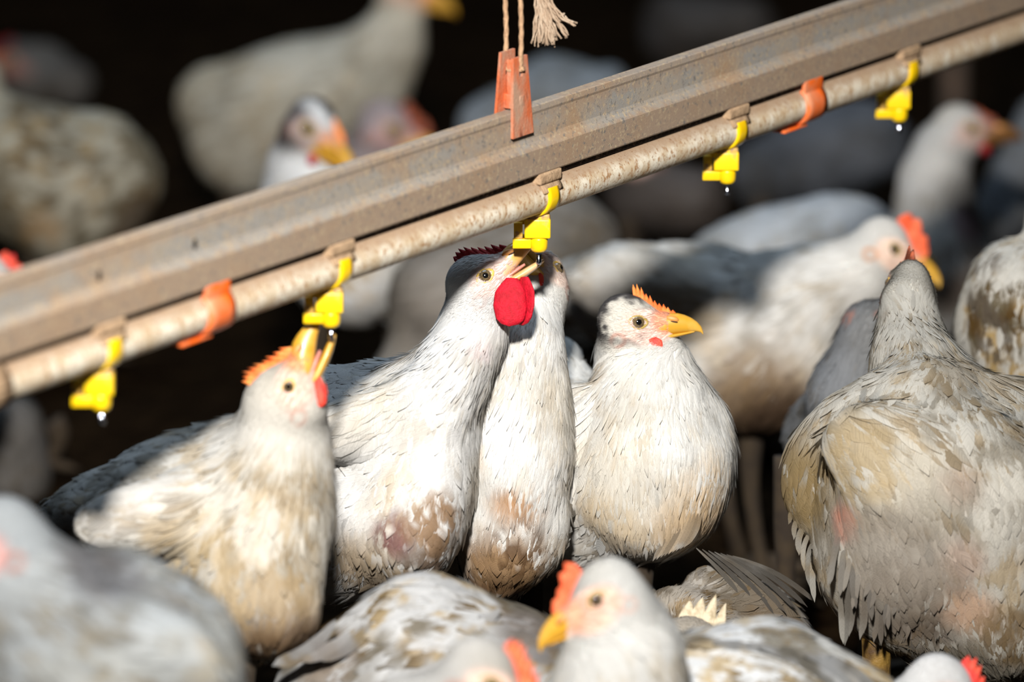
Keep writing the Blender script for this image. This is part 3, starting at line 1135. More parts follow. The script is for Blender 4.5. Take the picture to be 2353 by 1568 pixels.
        Vs, Qs, Cs, Us, Ms, Ns = [V], [Q], [col], [np.zeros((len(V), 2))], [np.zeros(len(Q))], [self.grad(V)]
        off = len(V)

        def add(res, mi=1):
            nonlocal off
            if res is None:
                return
            v, q, c, u, nn = res
            Ns.append(nn)
            Vs.append(v); Qs.append(q + off); Cs.append(c); Us.append(u); Ms.append(np.full(len(q), mi))
            off += len(v)
        if feather:
            D = self.dens
            hd = self.head
            regv = lambda P: self.flow(P)[2]
            big = self.scatter(V, Q, 3900 * D, lambda P: sstep(1.5, 2.1, regv(P)))
            _, rg, _ = self.flow(big) if len(big) else (0, np.zeros(0), 0)
            Lb = np.where(rg == 3, 0.034, 0.022) * self.rng.uniform(0.75, 1.25, len(big))
            Wb = np.where(rg == 3, 0.0105, 0.0085) * self.rng.uniform(0.8, 1.2, len(big))
            add(self.feathers(big, Lb, Wb, 0.0009, 5, jit=0.09))
            nk = self.scatter(V, Q, 3800 * D, lambda P: sstep(0.45, 0.9, regv(P)) * sstep(2.0, 1.3, regv(P)))
            add(self.feathers(nk, 0.024 * self.rng.uniform(0.6, 1.25, len(nk)), 0.0029 * self.rng.uniform(0.6, 1.3, len(nk)), 0.0007, 4, jit=0.08))
            # loose barbs over everything
            bl = self.scatter(V, Q, 9000 * D, lambda P: sstep(0.4, 1.0, regv(P)))
            add(self.feathers(bl, 0.011 * self.rng.uniform(0.6, 1.4, len(bl)), 0.0007 * np.ones(len(bl)), 0.0009, 2, jit=0.11, cols=2, base=0.0004))
            if hd is not None:
                def hw(P):
                    l = P - hd['c']
                    x, z = l @ hd['f'] / hd['g'], l @ hd['u'] / hd['g']
                    bare = sstep(1.1, 0.8, np.sqrt(((x - 7) / 19) ** 2 + ((z + 3) / 12.5) ** 2))
                    return sstep(0.8, 0.3, regv(P)) * (1 - 0.80 * bare) * ((x < 22) | (z < -9))
                hb = self.scatter(V, Q, 8500 * min(D, 1.3), hw)
                add(self.feathers(hb, 0.0042 * self.rng.uniform(0.6, 1.4, len(hb)), 0.0006 * np.ones(len(hb)), 0.0006, 2, jit=0.12, cols=2, base=0.0001))
        for res in self.extra_feathers():
            add(res)
        quad_mesh_obj('body', np.concatenate(Vs), np.concatenate(Qs), [M['skin'], M['feather']], root, self.base,
                      np.concatenate(Ms), np.concatenate(Cs), np.concatenate(Us), np.concatenate(Ns))
        if self.head is not None:
            self.build_head_parts(root, eyes)
        self.build_legs(root, legs, V)
        return self

    def quill(self, p0, p1, w, bow=0.0):
        self.extra.append((self.w(p0), self.w(p1), self.s(w), bow))
        return self

    def extra_feathers(self):
        """long flight or tail feathers laid from p0 to p1"""
        out = []
        for (a, b, w, bow) in self.extra:
            seg = 10
            t = unit(b - a)
            sd = unit(np.cross(t, F_))
            nn = np.cross(sd, t)
            if nn @ F_ > 0:
                nn = -nn
            ts = np.linspace(0, 1, seg + 1)
            pf = np.interp(ts, [0, 0.1, 0.4, 0.8, 0.93, 1], [0.15, 0.5, 0.95, 1, 0.7, 0.05])
            rows = []
            for tt, p in zip(ts, pf):
                c = a + (b - a) * tt + sd * bow * math.sin(math.pi * tt) * 0.01
                rows.append([c - sd * w * p - nn * 0.0015, c - sd * w * p * 0.5 + nn * 0.0004, c + nn * 0.0012, c + sd * w * p * 0.5 + nn * 0.0004, c + sd * w * p - nn * 0.0015])
            v = np.array(rows).reshape(-1, 3)
            q = np.array([(j * 5 + c, j * 5 + c + 1, j * 5 + c + 6, j * 5 + c + 5) for j in range(seg) for c in range(4)])
            if np.cross(v[q[20][1]] - v[q[20][0]], v[q[20][3]] - v[q[20][0]]) @ nn < 0:
                q = q[:, ::-1]
            uv = np.array([[(c - 2) * 0.25, tt * 2 + 5 * a[0]] for tt in ts for c in range(5)])
            col = self.color_at(v) * self.rng.uniform(0.45, 0.9) * self.qf  # quills darkened in colour for the shade they hang in
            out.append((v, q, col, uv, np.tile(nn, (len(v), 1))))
        return out

    def surf(self, x, z, side):
        """point on the skull at (x, z) of the head frame, and its outward normal"""
        h = self.head
        lo, hi = 0.0, 30.0
        for _ in range(30):
            m = (lo + hi) / 2
            if self.sdf(self.H(x, side * m, z)[None])[0] < 0:
                lo = m
            else:
                hi = m
        p = self.H(x, side * lo, z)
        return p, self.grad(p[None])[0]

    def build_head_parts(self, root, eyes):
        h, H, g = self.head, self.H, self.head['g']
        st = h['st']
        f, u, s = h['f'], h['u'], h['s']
        org = self.base
        # ---- beak, upper
        op = math.radians(st.get('open', 0))
        raise_ = op * 0.35
        piv = (9, -8.5)

        def rot(x, z, a):
            dx, dz = x - piv[0], z - piv[1]
            return piv[0] + dx * math.cos(a) - dz * math.sin(a), piv[1] + dx * math.sin(a) + dz * math.cos(a)

        def loft(rows, ang, seg=18):
            V, Fc = [], []
            for (x, zt, zb, hw) in rows:
                for k in range(seg):
                    a = 2 * math.pi * k / seg
                    zc, hh = (zt + zb) / 2, (zt - zb) / 2
                    ca, sa = math.cos(a), math.sin(a)
                    yy = hw * math.copysign(abs(ca) ** 0.85, ca)
                    zz = zc + hh * math.copysign(abs(sa) ** 0.9, sa)
                    xx, z2 = rot(x, zz, ang)
                    V.append(H(xx, yy, z2))
            for i in range(len(rows) - 1):
                for k in range(seg):
                    a, b = i * seg + k, i * seg + (k + 1) % seg
                    Fc.append((a, b, b + seg, a + seg))
            Fc.append(tuple(range(seg))[::-1])
            Fc.append(tuple(range((len(rows) - 1) * seg, len(rows) * seg)))
            return V, Fc

        def dens(rows, n=26):
            r = np.array(rows)
            t = np.linspace(0, 1, len(r))
            tt = np.linspace(0, 1, n)
            return [tuple(np.interp(tt, t, r[:, i])) for i in range(4)] and [tuple(float(np.interp(q, t, r[:, i])) for i in range(4)) for q in tt]
        up_rows = [(6, -6.0, -10.6, 9.0), (11, -1.0, -10.2, 8.8), (16, 4.4, -9.2, 8.2), (21, 6.8, -8.2, 7.2), (26, 7.0, -7.2, 6.2), (31, 5.8, -6.3, 5.0), (35.5, 3.9, -5.7, 3.8),
                   (39.5, 1.2, -5.5, 2.5), (42.2, -1.8, -6.0, 1.4), (43.6, -5.2, -7.6, 0.5)]
        lo_rows = [(4, -9.8, -12.6, 8.8), (12, -9.2, -14.4, 8.2), (18, -8.0, -13.8, 7.2), (24, -7.0, -12.6, 6.0), (30, -6.0, -11.0, 4.6), (35, -5.4, -9.2, 3.2), (38.5, -5.4, -7.4, 1.4)]
        if op <= 0:
            lo_rows = [(6, -9.8, -12.2, 8.4), (12, -9.2, -12.9, 7.6), (18, -8.0, -11.8, 6.4), (24, -7.0, -10.1, 5.2), (30, -6.0, -8.5, 3.8), (35, -5.2, -7.1, 2.6), (38, -5.0, -6.0, 1.0)]
        bm_ = M[st.get('beak', 'beak')]
        v, fc = loft(dens(up_rows, 30), raise_)
        ub = mesh_obj('upper_beak', v, fc, bm_, root, org)
        v, fc = loft(dens(lo_rows, 22), -op * 0.65)
        mesh_obj('lower_beak', v, fc, bm_, root, org)
        if op > 0:
            tg = [(8, -8.2, -10.4, 6.6), (16, -6.6, -9.4, 5.4), (21, -5.9, -8.6, 4.2), (26, -5.8, -7.6, 1.6)]
            v, fc = loft(dens(tg, 14), -op * 0.28)
            mesh_obj('tongue', v, fc, M['mouth'], root, org)
        # nostril bulge with dark slit on each side
        for sg in (1, -1):
            for nm, c0, rad, mt in (('nostril_flap', (22.5, 5.9, 2.8), (4.6, 1.3, 2.3), M['cere']), ('nostril', (24.0, 6.6, 0.9), (2.6, 1.1, 0.55), M['nostril'])):
                V, Fc = [], []
                nu, nv = 14, 8
                cx, cz = rot(c0[0], c0[2], raise_)
                for i in range(nv + 1):
                    ph = math.pi * i / nv
                    for j in range(nu):
                        th = 2 * math.pi * j / nu
                        V.append(H(cx + rad[0] * math.sin(ph) * math.cos(th), sg * (c0[1] + rad[1] * math.cos(ph)), cz + rad[2] * math.sin(ph) * math.sin(th) - 0.35 * (rad[0] * math.sin(ph) * math.cos(th)) * 0.4))
                for i in range(nv):
                    for j in range(nu):
                        a, b = i * nu + j, i * nu + (j + 1) % nu
                        Fc.append((a, b, b + nu, a + nu))
                o = mesh_obj(nm, V, Fc, mt, root, org)
                if nm == 'nostril_flap':
                    fl_ = o
                else:
                    o.parent = fl_
        # ---- eyes
        for sg in eyes:
            p, nrm = self.surf(0, 0, sg)
            nrm = unit(nrm * 0.5 + s * sg * 0.8 + f * 0.15)
            tx = unit(f - (f @ nrm) * nrm)
            ty = np.cross(nrm, tx)
            er = 4.9 * g * st.get('eyesc', 1.0)
            ctr = p - nrm * er * 0.52
            V, Fc, mi = [], [], []
            nu, nv = 24, 14
            for i in range(nv + 1):
                ph = math.pi * 0.62 * i / nv
                for j in range(nu):
                    th = 2 * math.pi * j / nu
                    V.append(ctr + er * (nrm * math.cos(ph) + math.sin(ph) * (tx * math.cos(th) + ty * math.sin(th))))
            for i in range(nv):
                for j in range(nu):
                    a, b = i * nu + j, i * nu + (j + 1) % nu
                    Fc.append((a, b, b + nu, a + nu))
                    mi.append(0 if math.pi * 0.62 * i / nv < 0.34 else 1)
            eye = mesh_obj('eye', V, Fc, [M['pupil'], M['iris']], root, org, matidx=mi)
            # lid ring, almond shaped
            V, Fc = [], []
            nu, nv = 36, 8
            for i in range(nu):
                th = 2 * math.pi * i / nu
                rx, ry = er * 1.08, er * 0.86
                tip = 1 + 0.20 * max(0, math.cos(th)) ** 6 + 0.20 * max(0, -math.cos(th)) ** 6
                cc = p - nrm * er * 0.10 + tx * rx * math.cos(th) * tip + ty * ry * math.sin(th)
                rad = unit(tx * math.cos(th) / rx + ty * math.sin(th) / ry)
                mr = er * 0.19
                for j in range(nv):
                    ph = 2 * math.pi * j / nv
                    V.append(cc + mr * (rad * math.cos(ph) + nrm * 0.9 * math.sin(ph)) - nrm * abs(math.cos(th)) ** 3 * er * 0.12)
            for i in range(nu):
                for j in range(nv):
                    a = i * nv + j
                    b = i * nv + (j + 1) % nv
                    c = ((i + 1) % nu) * nv + j
                    d = ((i + 1) % nu) * nv + (j + 1) % nv
                    Fc.append((a, b, d, c))
            mesh_obj('eyelid', V, Fc, M[st.get('lid', 'lid')], root, org)
        # ---- comb
        cb = st.get('comb')
        if cb:
            mat, n, hgt, x0, x1 = cb['mat'], cb['n'], cb['h'], cb.get('x0', 23), cb.get('x1', -4)
            S = 12 * n
            rng = np.random.default_rng(self.seed + 3)
            var = rng.uniform(0.7, 1.15, n + 1)
            V, Fc = [], []
            lay = 5
            base = []
            for i in range(S + 1):
                t = i / S
                x = x0 + (x1 - x0) * t
                # sit on the skull's midline
                lo, hi = -5.0, 40.0
                for _ in range(22):
                    m = (lo + hi) / 2
                    if self.sdf(H(x, 0, m)[None])[0] < 0:
                        lo = m
                    else:
                        hi = m
                zb = max(lo, 6.0 if x > 18 else lo) - 1.2
                ph = (t * n) % 1.0
                k = min(int(t * n), n - 1)
                spike = (1 - abs(2 * ph - 1)) ** cb.get('sharp', 0.9)
                env = math.sin(math.pi * min(1, max(0.0, (t * 0.86 + 0.10)))) ** 0.6
                env2 = cb.get('env', 1)
                if env2 != 1:
                    env = float(np.interp(t, [0, 0.3, 0.6, 0.85, 1], env2))
                hh = hgt * env * (cb.get('solid', 0.45) + (1 - cb.get('solid', 0.45)) * spike * var[k])
                lean = cb.get('lean', -0.25)
                th = cb.get('th', 1.9)
                for j in range(lay):
                    q = j / (lay - 1)
                    ww = th * (1 - q) ** 0.7 + 0.25
                    zz = zb + (hh + 1.2) * q
                    xx = x + lean * hh * q
                    wob = 0.9 * math.sin(t * 9 + self.seed) * q * hgt / 12
                    V.append(H(xx, ww + wob, zz))
                    V.append(H(xx, -ww + wob, zz))
            W2 = lay * 2
            for i in range(S):
                for j in range(lay - 1):
                    a = i * W2 + j * 2
                    Fc.append((a, a + W2, a + W2 + 2, a + 2))
                    Fc.append((a + 1, a + 3, a + W2 + 3, a + W2 + 1))
                a = i * W2 + (lay - 1) * 2
                Fc.append((a, a + W2, a + W2 + 1, a + 1))
            for i in (0, S):
                for j in range(lay - 1):
                    a = i * W2 + j * 2
                    Fc.append((a, a + 1, a + 3, a + 2))
            mesh_obj('comb', V, Fc, M[mat], root, org)
        # ---- wattles
        wt = st.get('wattle')
        if wt:
            mat, ln, wd = wt['mat'], wt['l'], wt['w']
            for sg in wt.get('sides', (1, -1)):
                rx, rz = wt.get('at', (12.5, -13.0))
                p = H(rx, sg * wt.get('y', 6.5), rz)
                if sg < 0 and wt.get('y2'):
                    p = H(rx + wt['y2'][0], wt['y2'][1], rz + wt['y2'][2])
                dn = unit(-Z3 + s * sg * 0.10 + wt.get('swing', 0.0) * f)
                if wt.get('down') is not None:
                    q = wt['down']
                    dn = unit(q[0] * R_ - q[1] * U_ + q[2] * F_)
                nr = unit(s * sg - (s * sg @ dn) * dn)
                if sg < 0 and wt.get('fold'):
                    nr = unit(nr + f * wt['fold'])
                    nr = unit(nr - (nr @ dn) * dn)
                ac = np.cross(dn, nr)
                V, Fc = [], []
                nu, nv = 20, 22
                for i in range(nv + 1):
                    t = i / nv
                    pr = np.interp(t, [0, 0.12, 0.3, 0.6, 0.85, 0.96, 1], [0.35, 0.6, 0.9, 1.0, 0.84, 0.5, 0.05])
                    for j in range(nu):
                        th = 2 * math.pi * j / nu
                        wv = 1 + 0.05 * math.sin(3 * th + 5 * t)
                        V.append(p + g * (dn * (ln * t - 2) + ac * (wd * 0.5 * pr * math.cos(th) * wv) + nr * (wt.get('th', 2.0) * (0.4 + 0.6 * pr) * math.sin(th) + 1.2 * math.sin(2.5 * t))))
                for i in range(nv):
                    for j in range(nu):
                        a, b = i * nu + j, i * nu + (j + 1) % nu
                        Fc.append((a, b, b + nu, a + nu))
                Fc.append(tuple(range(nu))[::-1])
                mesh_obj('wattle', V, Fc, M[mat], root, org)

    def build_legs(self, root, legs, V):
        """legs = list of hip pixels (px, py, dd); otherwise under the middle of the bird"""
        pts = []
        if legs is None:
            band = V[(V[:, 2] < np.percentile(V[:, 2], 30))]
            c = band.mean(0)
            sd = np.array([0.032, 0.022, 0])
            pts = [c + sd, c - sd]
        else:
            for p in legs:
                pts.append(self.w(p))
        fwd = R_ if self.head is None else unit(np.array([self.head['f'][0], self.head['f'][1], 0]))
        if abs(fwd[0]) + abs(fwd[1]) < 0.2:
            fwd = R_
        sd = np.array([-fwd[1], fwd[0], 0])
        for p in pts:
            near = V[np.linalg.norm((V - p)[:, :2], axis=1) < 0.02]
            top = near[:, 2].min() + 0.015 if len(near) else p[2]
            if legs is not None:
                top = p[2]
            if top < 0.03:
                top = 0.045
            hip = np.array([p[0], p[1], top])
            foot = np.array([p[0], p[1], 0.0]) + fwd * 0.01
            hock = foot * 0.45 + hip * 0.55 - fwd * 0.018
            th = []
            n = 16
            line = [hip * (1 - t) ** 2 + 2 * hock * t * (1 - t) + (foot + Z3 * 0.008) * t * t for t in np.linspace(0, 1, n)]
            rad = np.interp(np.linspace(0, 1, n), [0, 0.3, 0.5, 0.8, 1], [0.0105, 0.0095, 0.0068, 0.0058, 0.0072])
            ms = [tube(line, rad, 14)]
            for ang, ln in ((-0.55, 0.045), (0.0, 0.055), (0.55, 0.045), (math.pi, 0.022)):
                dv = fwd * math.cos(ang) + sd * math.sin(ang)
                toe = [foot + Z3 * 0.007, foot + dv * ln * 0.4 + Z3 * 0.009, foot + dv * ln * 0.8 + Z3 * 0.006, foot + dv * ln + Z3 * 0.005, foot + dv * (ln + 0.011) + Z3 * 0.002]
                ms.append(tube(toe, [0.0062, 0.0052, 0.0045, 0.0036, 0.0006], 10))
            mesh_obj('leg', *merge(ms), M['shank' if self.clean else 'shank_dark'], root, self.base)


BR = (0.30, 0.17, 0.07)      # manure brown
BRD = (0.10, 0.05, 0.02)
YE = (0.62, 0.46, 0.24)
PK = (0.50, 0.26, 0.24)
GR = (0.10, 0.095, 0.09)
HENS = []

# ---- the hen drinking at the left (orange comb, beak straight up)
h = Hen(3.655, 'white hen with orange comb stretching its beak up to the second drinker from the left', tint=(0.71, 0.69, 0.645), vox=0.0034, dens=1.3, seed=1)
h.mott = 0.8
h.set_head((663, 890, -0.006), (0.40, -0.92, -0.05), up_hint=(-1, -0.2), sc=1.10, open=17, lid='lid', eyesc=0.8, face=(0.70, 0.44, 0.36), lore=(0.72, 0.24, 0.06), ear_s=0.4,
           comb=dict(mat='comb_orange', n=9, h=12, x0=22, x1=-9, solid=0.5, sharp=1.0, lean=-0.3, th=2.4), wattle=dict(mat='wattle_or', l=18, w=8, at=(10, -14), down=(0.12, 1, -0.1)))
h.neck_from_head([(655, 945, 0.02, 80), (648, 1040, 0.03, 93), (628, 1130, 0.03, 112)])
h.cone((628, 1150, 0.02), 112, (606, 1370, 0.01), 134, flow=(-0.1, 1, 0), k=0.03)
h.cone((545, 1092, 0.07), 128, (370, 1132, 0.10), 122, k=0.03)
h.cone((540, 1180, 0.04), 130, (380, 1230, 0.07), 130, k=0.03)
h.cone((380, 1190, 0.07), 135, (220, 1210, 0.10), 85, k=0.03)
h.cone((220, 1205, 0.10), 75, (125, 1185, 0.12), 36, k=0.02)
h.cone((560, 1260, 0.03), 140, (430, 1330, 0.06), 140, flow=(-0.5, 1, 0), k=0.03)
h.ell((390, 1190, 0.012), (215, 85, 70), ang=6, yaw=6, region='wing', flow=(-1, 0.12, 0.1), k=0.012)
h.stain((600, 1400), 190, (0.42, 0.30, 0.16), 0.75).stain((640, 1480), 150, (0.16, 0.09, 0.04), 0.9, 30, 0.3).stain((430, 1330), 200, YE, 0.4).stain((300, 1150), 170, (0.40, 0.36, 0.32), 0.35)  # dark belly patches: dirt together with painted shadow
h.build(legs=[(560, 1470, 0.02), (470, 1450, 0.08)])

# ---- the hen with the big red wattle
h = Hen(3.83, 'white hen with big crimson wattles and dark red comb, beak open at the middle drinker', tint=(0.82, 0.815, 0.80), vox=0.0030, dens=1.7, seed=2)
h.mott = 0.32
h.set_head((1115, 634, 0.016), (0.83, -0.555, -0.06), sc=1.0, open=20, beak='beak_pink', lid='lid', face=(0.74, 0.56, 0.50), lore=(0.76, 0.55, 0.46), lore_s=0.4, bare=0.8,
           ear=(0.55, 0.30, 0.25), ear_s=0.28,
           comb=dict(mat='comb_dark', n=9, h=10.5, x0=24, x1=-12, solid=0.55, sharp=0.9, lean=-0.45, th=2.0),
           wattle=dict(mat='wattle', l=33, w=23, at=(13, -13), y=13.5, y2=(7, 8.0, -4), th=2.6, down=(-0.06, 1, -0.12), fold=1.3))
h.neck_from_head([(1104, 700, 0.044, 58), (1080, 780, 0.036, 66), (1036, 860, 0.020, 68)])
h.cone((1036, 860, 0.014), 68, (965, 960, 0.01), 78, region='neck', k=0.018)
h.cone((970, 930, 0.0), 72, (955, 1230, -0.008), 84, flow=(-0.15, 1, 0), k=0.02)
h.cone((930, 975, 0.07), 142, (790, 1010, 0.10), 165, k=0.04)
h.cone((940, 1060, 0.045), 150, (760, 1090, 0.08), 175, k=0.04)
h.cone((900, 1180, 0.035), 165, (780, 1210, 0.07), 170, flow=(-0.5, 1, 0), k=0.03)
h.ell((850, 968, -0.004), (185, 66, 44), ang=16, yaw=4, region='wing', flow=(-1, 0.3, 0.1), k=0.02)
h.stain((905, 1235, -0.03), 75, (0.15, 0.045, 0.045), 0.9, 120, 0.44).stain((1000, 1210, -0.03), 110, (0.24, 0.13, 0.05), 0.9, 100, 0.44).stain((1000, 1320, -0.02), 130, (0.12, 0.07, 0.035), 0.9, 90, 0.40)  # lowest dark patch mixes soiling with shade painted into the coat
h.stain((850, 1340), 170, (0.34, 0.24, 0.13), 0.8, 40, 0.4).stain((880, 1120, -0.04), 120, YE, 0.35).stain((1120, 800), 60, (0.70, 0.55, 0.55), 0.4).stain((1055, 740), 45, (0.72, 0.52, 0.42), 0.5)
h.build(legs=[(900, 1330, 0.03), (850, 1330, 0.09)])

# ---- the hen behind it, seen from the front
h = Hen(3.90, 'white hen with dirty brown breast facing the lens, head squeezed behind the middle drinker', tint=(0.83, 0.82, 0.79), vox=0.0032, dens=1.5, seed=3)
h.mott = 0.3
h.set_head((1281, 617, 0.03), (-0.34, -0.58, -0.74), side=(0.97, 0, -0.20), up_hint=(0, -0.5, 1), sc=0.98, near=True, open=14, lid='lid', face=(0.72, 0.56, 0.48), lore_s=0.3,
           comb=dict(mat='comb_dark', n=7, h=7, x0=22, x1=-6), wattle=dict(mat='wattle_or', l=15, w=8, y=6.0, th=1.6))
h.neck_from_head([(1228, 705, 0.032, 56), (1216, 800, 0.004, 66), (1200, 910, -0.008, 82)])
h.cone((1200, 910, -0.008), 82, (1178, 1060, -0.012), 112, region='neck', k=0.03)
h.cone((1185, 1050, -0.006), 112, (1168, 1240, 0.0), 98, flow=(-0.15, 1, 0), k=0.03)
h.cone((1168, 1240, 0.0), 96, (1130, 1310, 0.01), 48, flow=(-0.25, 1, 0), k=0.03)
h.cone((1190, 1060, 0.05), 120, (1215, 1120, 0.13), 120, flow=(0, 0.4, 1), k=0.03)
h.ell((1281, 1082, 0.018), (118, 48, 60), ang=96, region='wing', flow=(0.05, 1, 0.25), k=0.003)
h.stain((1190, 1150, -0.03), 90, (0.42, 0.22, 0.09), 0.95, 55, 0.44).stain((1160, 1300, -0.02), 140, (0.27, 0.155, 0.065), 0.95, 60, 0.26).stain((1110, 1330), 80, BRD, 0.85, 120, 0.42).stain((1190, 1270, -0.03), 110, BRD, 0.8, 140, 0.54)
h.stain((1235, 1260), 100, (0.38, 0.24, 0.11), 0.8, 60, 0.4).stain((1240, 1060, -0.03), 60, (0.55, 0.34, 0.16), 0.7, 90, 0.52).stain((1120, 1050, -0.03), 70, (0.55, 0.34, 0.16), 0.6, 90, 0.52).stain((1160, 1350), 110, BRD, 0.7, 60, 0.40)
h.build(legs=[(1150, 1290, 0.03), (1210, 1240, 0.08)])

# ---- the calm hen looking right
h = Hen(3.93, 'white hen with grey-black crown and orange comb looking right, beak closed', tint=(0.82, 0.81, 0.775), vox=0.0032, dens=1.6, seed=4)
h.mott = 0.34
h.set_head((1467, 741, -0.012), (0.993, 0.02, -0.05), sc=1.02, open=0, lid='lid_dim', face=(0.78, 0.56, 0.48), lore=(0.80, 0.30, 0.13), crown=(0.07, 0.065, 0.065),
           comb=dict(mat='comb_orange', n=10, h=9.6, x0=25, x1=-4, solid=0.48, sharp=0.75, lean=-0.25, env=[0.25, 0.62, 0.85, 1.0, 0.85], th=1.8),
           wattle=dict(mat='wattle_or', l=15, w=14, at=(13, -12.5), y=11.5, swing=-0.5))
h.neck_from_head([(1450, 806, 0.022, 66), (1480, 868, 0.014, 86), (1490, 950, 0.002, 112)])
h.cone((1530, 845, 0.012), 30, (1570, 960, 0.004), 58, region='neck', k=0.03)
h.cone((1490, 950, 0.002), 112, (1512, 1080, -0.01), 148, region='neck', k=0.025)
h.cone((1502, 1060, 0.0), 158, (1490, 1110, 0.005), 162, flow=(-0.2, 1, 0), k=0.03)
h.cone((1460, 1080, 0.02), 165, (1310, 1120, 0.06), 170, k=0.03)
h.cone((1410, 1190, 0.03), 105, (1270, 1200, 0.05), 108, k=0.02)
h.cone((1400, 980, 0.04), 70, (1290, 960, 0.10), 120, k=0.03)
h.cone((1290, 960, 0.11), 120, (1285, 835, 0.13), 62, flow=(-0.6, -0.5, 0.4), k=0.02)
h.ell((1310, 1010, -0.008), (128, 84, 60), ang=70, yaw=0, region='wing', flow=(-0.8, 0.5, 0.2), k=0.007)
h.stain((1600, 1130, -0.03), 120, (0.58, 0.42, 0.24), 0.7, 40, 0.42).stain((1570, 1230, -0.03), 140, (0.46, 0.32, 0.17), 0.75, 50, 0.42).stain((1400, 1210, -0.03), 120, (0.6, 0.46, 0.28), 0.6, 60, 0.5)
h.stain((1385, 880), 70, (0.42, 0.32, 0.20), 0.7, 80, 0.42).stain((1440, 1280), 150, (0.30, 0.25, 0.19), 0.8, 60, 0.42).stain((1550, 1000), 90, YE, 0.45, 60, 0.45).stain((1330, 1100, -0.02), 45, (0.34, 0.14, 0.11), 0.7)
for i in range(9):
    h.quill((1555 + 7 * i, 1160 + 3 * i, -0.045), (1500 + 9 * i, 1290 - 4 * i, -0.035), 6, 0.2)
h.build(legs=[(1480, 1240, 0.01), (1400, 1250, 0.07)])

# ---- the red-combed hen behind, bending forward
h = Hen(4.40, 'white hen with tall coral-red comb and yellow beak leaning down to the right', tint=(0.80, 0.78, 0.74), vox=0.0042, dens=0.8, seed=5)
h.set_head((2055, 573, -0.012), (0.86, 0.51, 0.0), sc=1.06, eyesc=0.9, lid='lid_dim', face=(0.80, 0.58, 0.46), ear_s=0.9, ear=(0.68, 0.36, 0.20), lore=(0.80, 0.34, 0.20), lore_s=0.7,
           comb=dict(mat='comb_coral', n=3, h=17, x0=24, x1=-8, solid=0.72, sharp=0.6, lean=-0.1, th=2.8), wattle=dict(mat='wattle', l=12, w=12, at=(0, -20), y=7))
h.neck_from_head([(1975, 625, 0.012, 78), (1890, 680, 0.02, 100), (1800, 740, 0.03, 125)])
h.cone((1820, 730, 0.03), 110, (1790, 850, 0.02), 118, flow=(-0.3, 1, 0), k=0.04)
h.cone((1770, 790, 0.04), 135, (1600, 755, 0.06), 172, k=0.04)
h.cone((1600, 755, 0.06), 172, (1430, 680, 0.09), 118, k=0.03)
h.cone((1430, 670, 0.09), 100, (1330, 665, 0.12), 66, k=0.02)
h.cone((1640, 830, 0.05), 140, (1720, 860, 0.03), 120, flow=(-0.4, 1, 0), k=0.03)
h.ell((1500, 680, 0.0), (200, 95, 60), ang=-12, yaw=5, region='wing', flow=(-1, -0.15, 0.1), k=0.012)
h.stain((1630, 830, -0.04), 70, (0.13, 0.07, 0.10), 0.9, 60, 0.42).stain((1590, 770, -0.03), 110, (0.70, 0.52, 0.30), 0.5, 40, 0.4).stain((1750, 920), 190, (0.20, 0.12, 0.05), 0.9, 30, 0.25).stain((1800, 1000), 170, (0.06, 0.035, 0.02), 0.95, 30, 0.2)
h.stain((1500, 600), 120, (0.45, 0.42, 0.38), 0.4, 40, 0.5).stain((1350, 700), 100, (0.45, 0.38, 0.30), 0.5)
h.build(legs=[(1740, 900, 0.03), (1680, 900, 0.09)])

# ---- grey-shaded back behind it
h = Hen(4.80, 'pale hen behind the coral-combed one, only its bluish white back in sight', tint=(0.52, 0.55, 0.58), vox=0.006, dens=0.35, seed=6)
h.cone((1935, 590), 140, (1740, 625, 0.03), 135, k=0.04).cone((1740, 625, 0.03), 130, (1650, 610, 0.05), 60)
h.cone((1935, 600), 130, (2000, 640, 0.0), 90)
h.set_head((2058, 590, 0.0), (0.98, 0.15, 0), sc=0.85, lid='lid_dim', comb=dict(mat='comb_brown', n=4, h=5))
h.neck_from_head([(2030, 640, 0.01, 48), (1990, 670, 0.01, 80)])
h.build()

# ---- the hen at the upper right
h = Hen(4.90, 'long-necked white hen with brown comb and dark beak facing right in front of the post', tint=(0.66, 0.65, 0.63), vox=0.005, dens=0.6, seed=7)
h.set_head((2232, 295, -0.012), (0.995, 0.09, 0.0), sc=1.08, lid='lid_dim', face=(0.50, 0.34, 0.29), lore=(0.26, 0.10, 0.05), beak='beak_dark', ear_s=0.3,
           comb=dict(mat='comb_brown', n=4, h=6, x0=22, x1=0, solid=0.7, th=2.4), wattle=dict(mat='comb_dark', l=9, w=10))
h.neck_from_head([(2172, 345, 0.012, 58), (2146, 430, 0.02, 68), (2152, 540, 0.03, 80)])
h.cone((2152, 540, 0.03), 80, (2175, 650, 0.03), 100, region='neck', k=0.03)
h.cone((2170, 640, 0.03), 100, (2060, 700, 0.12), 110, k=0.04)
h.stain((2215, 520), 60, (0.30, 0.16, 0.17), 0.7, 50, 0.35).stain((2210, 640), 120, (0.16, 0.11, 0.08), 0.9, 30, 0.25)  # shade on the lower neck and body, painted into the feather colour
h.build()

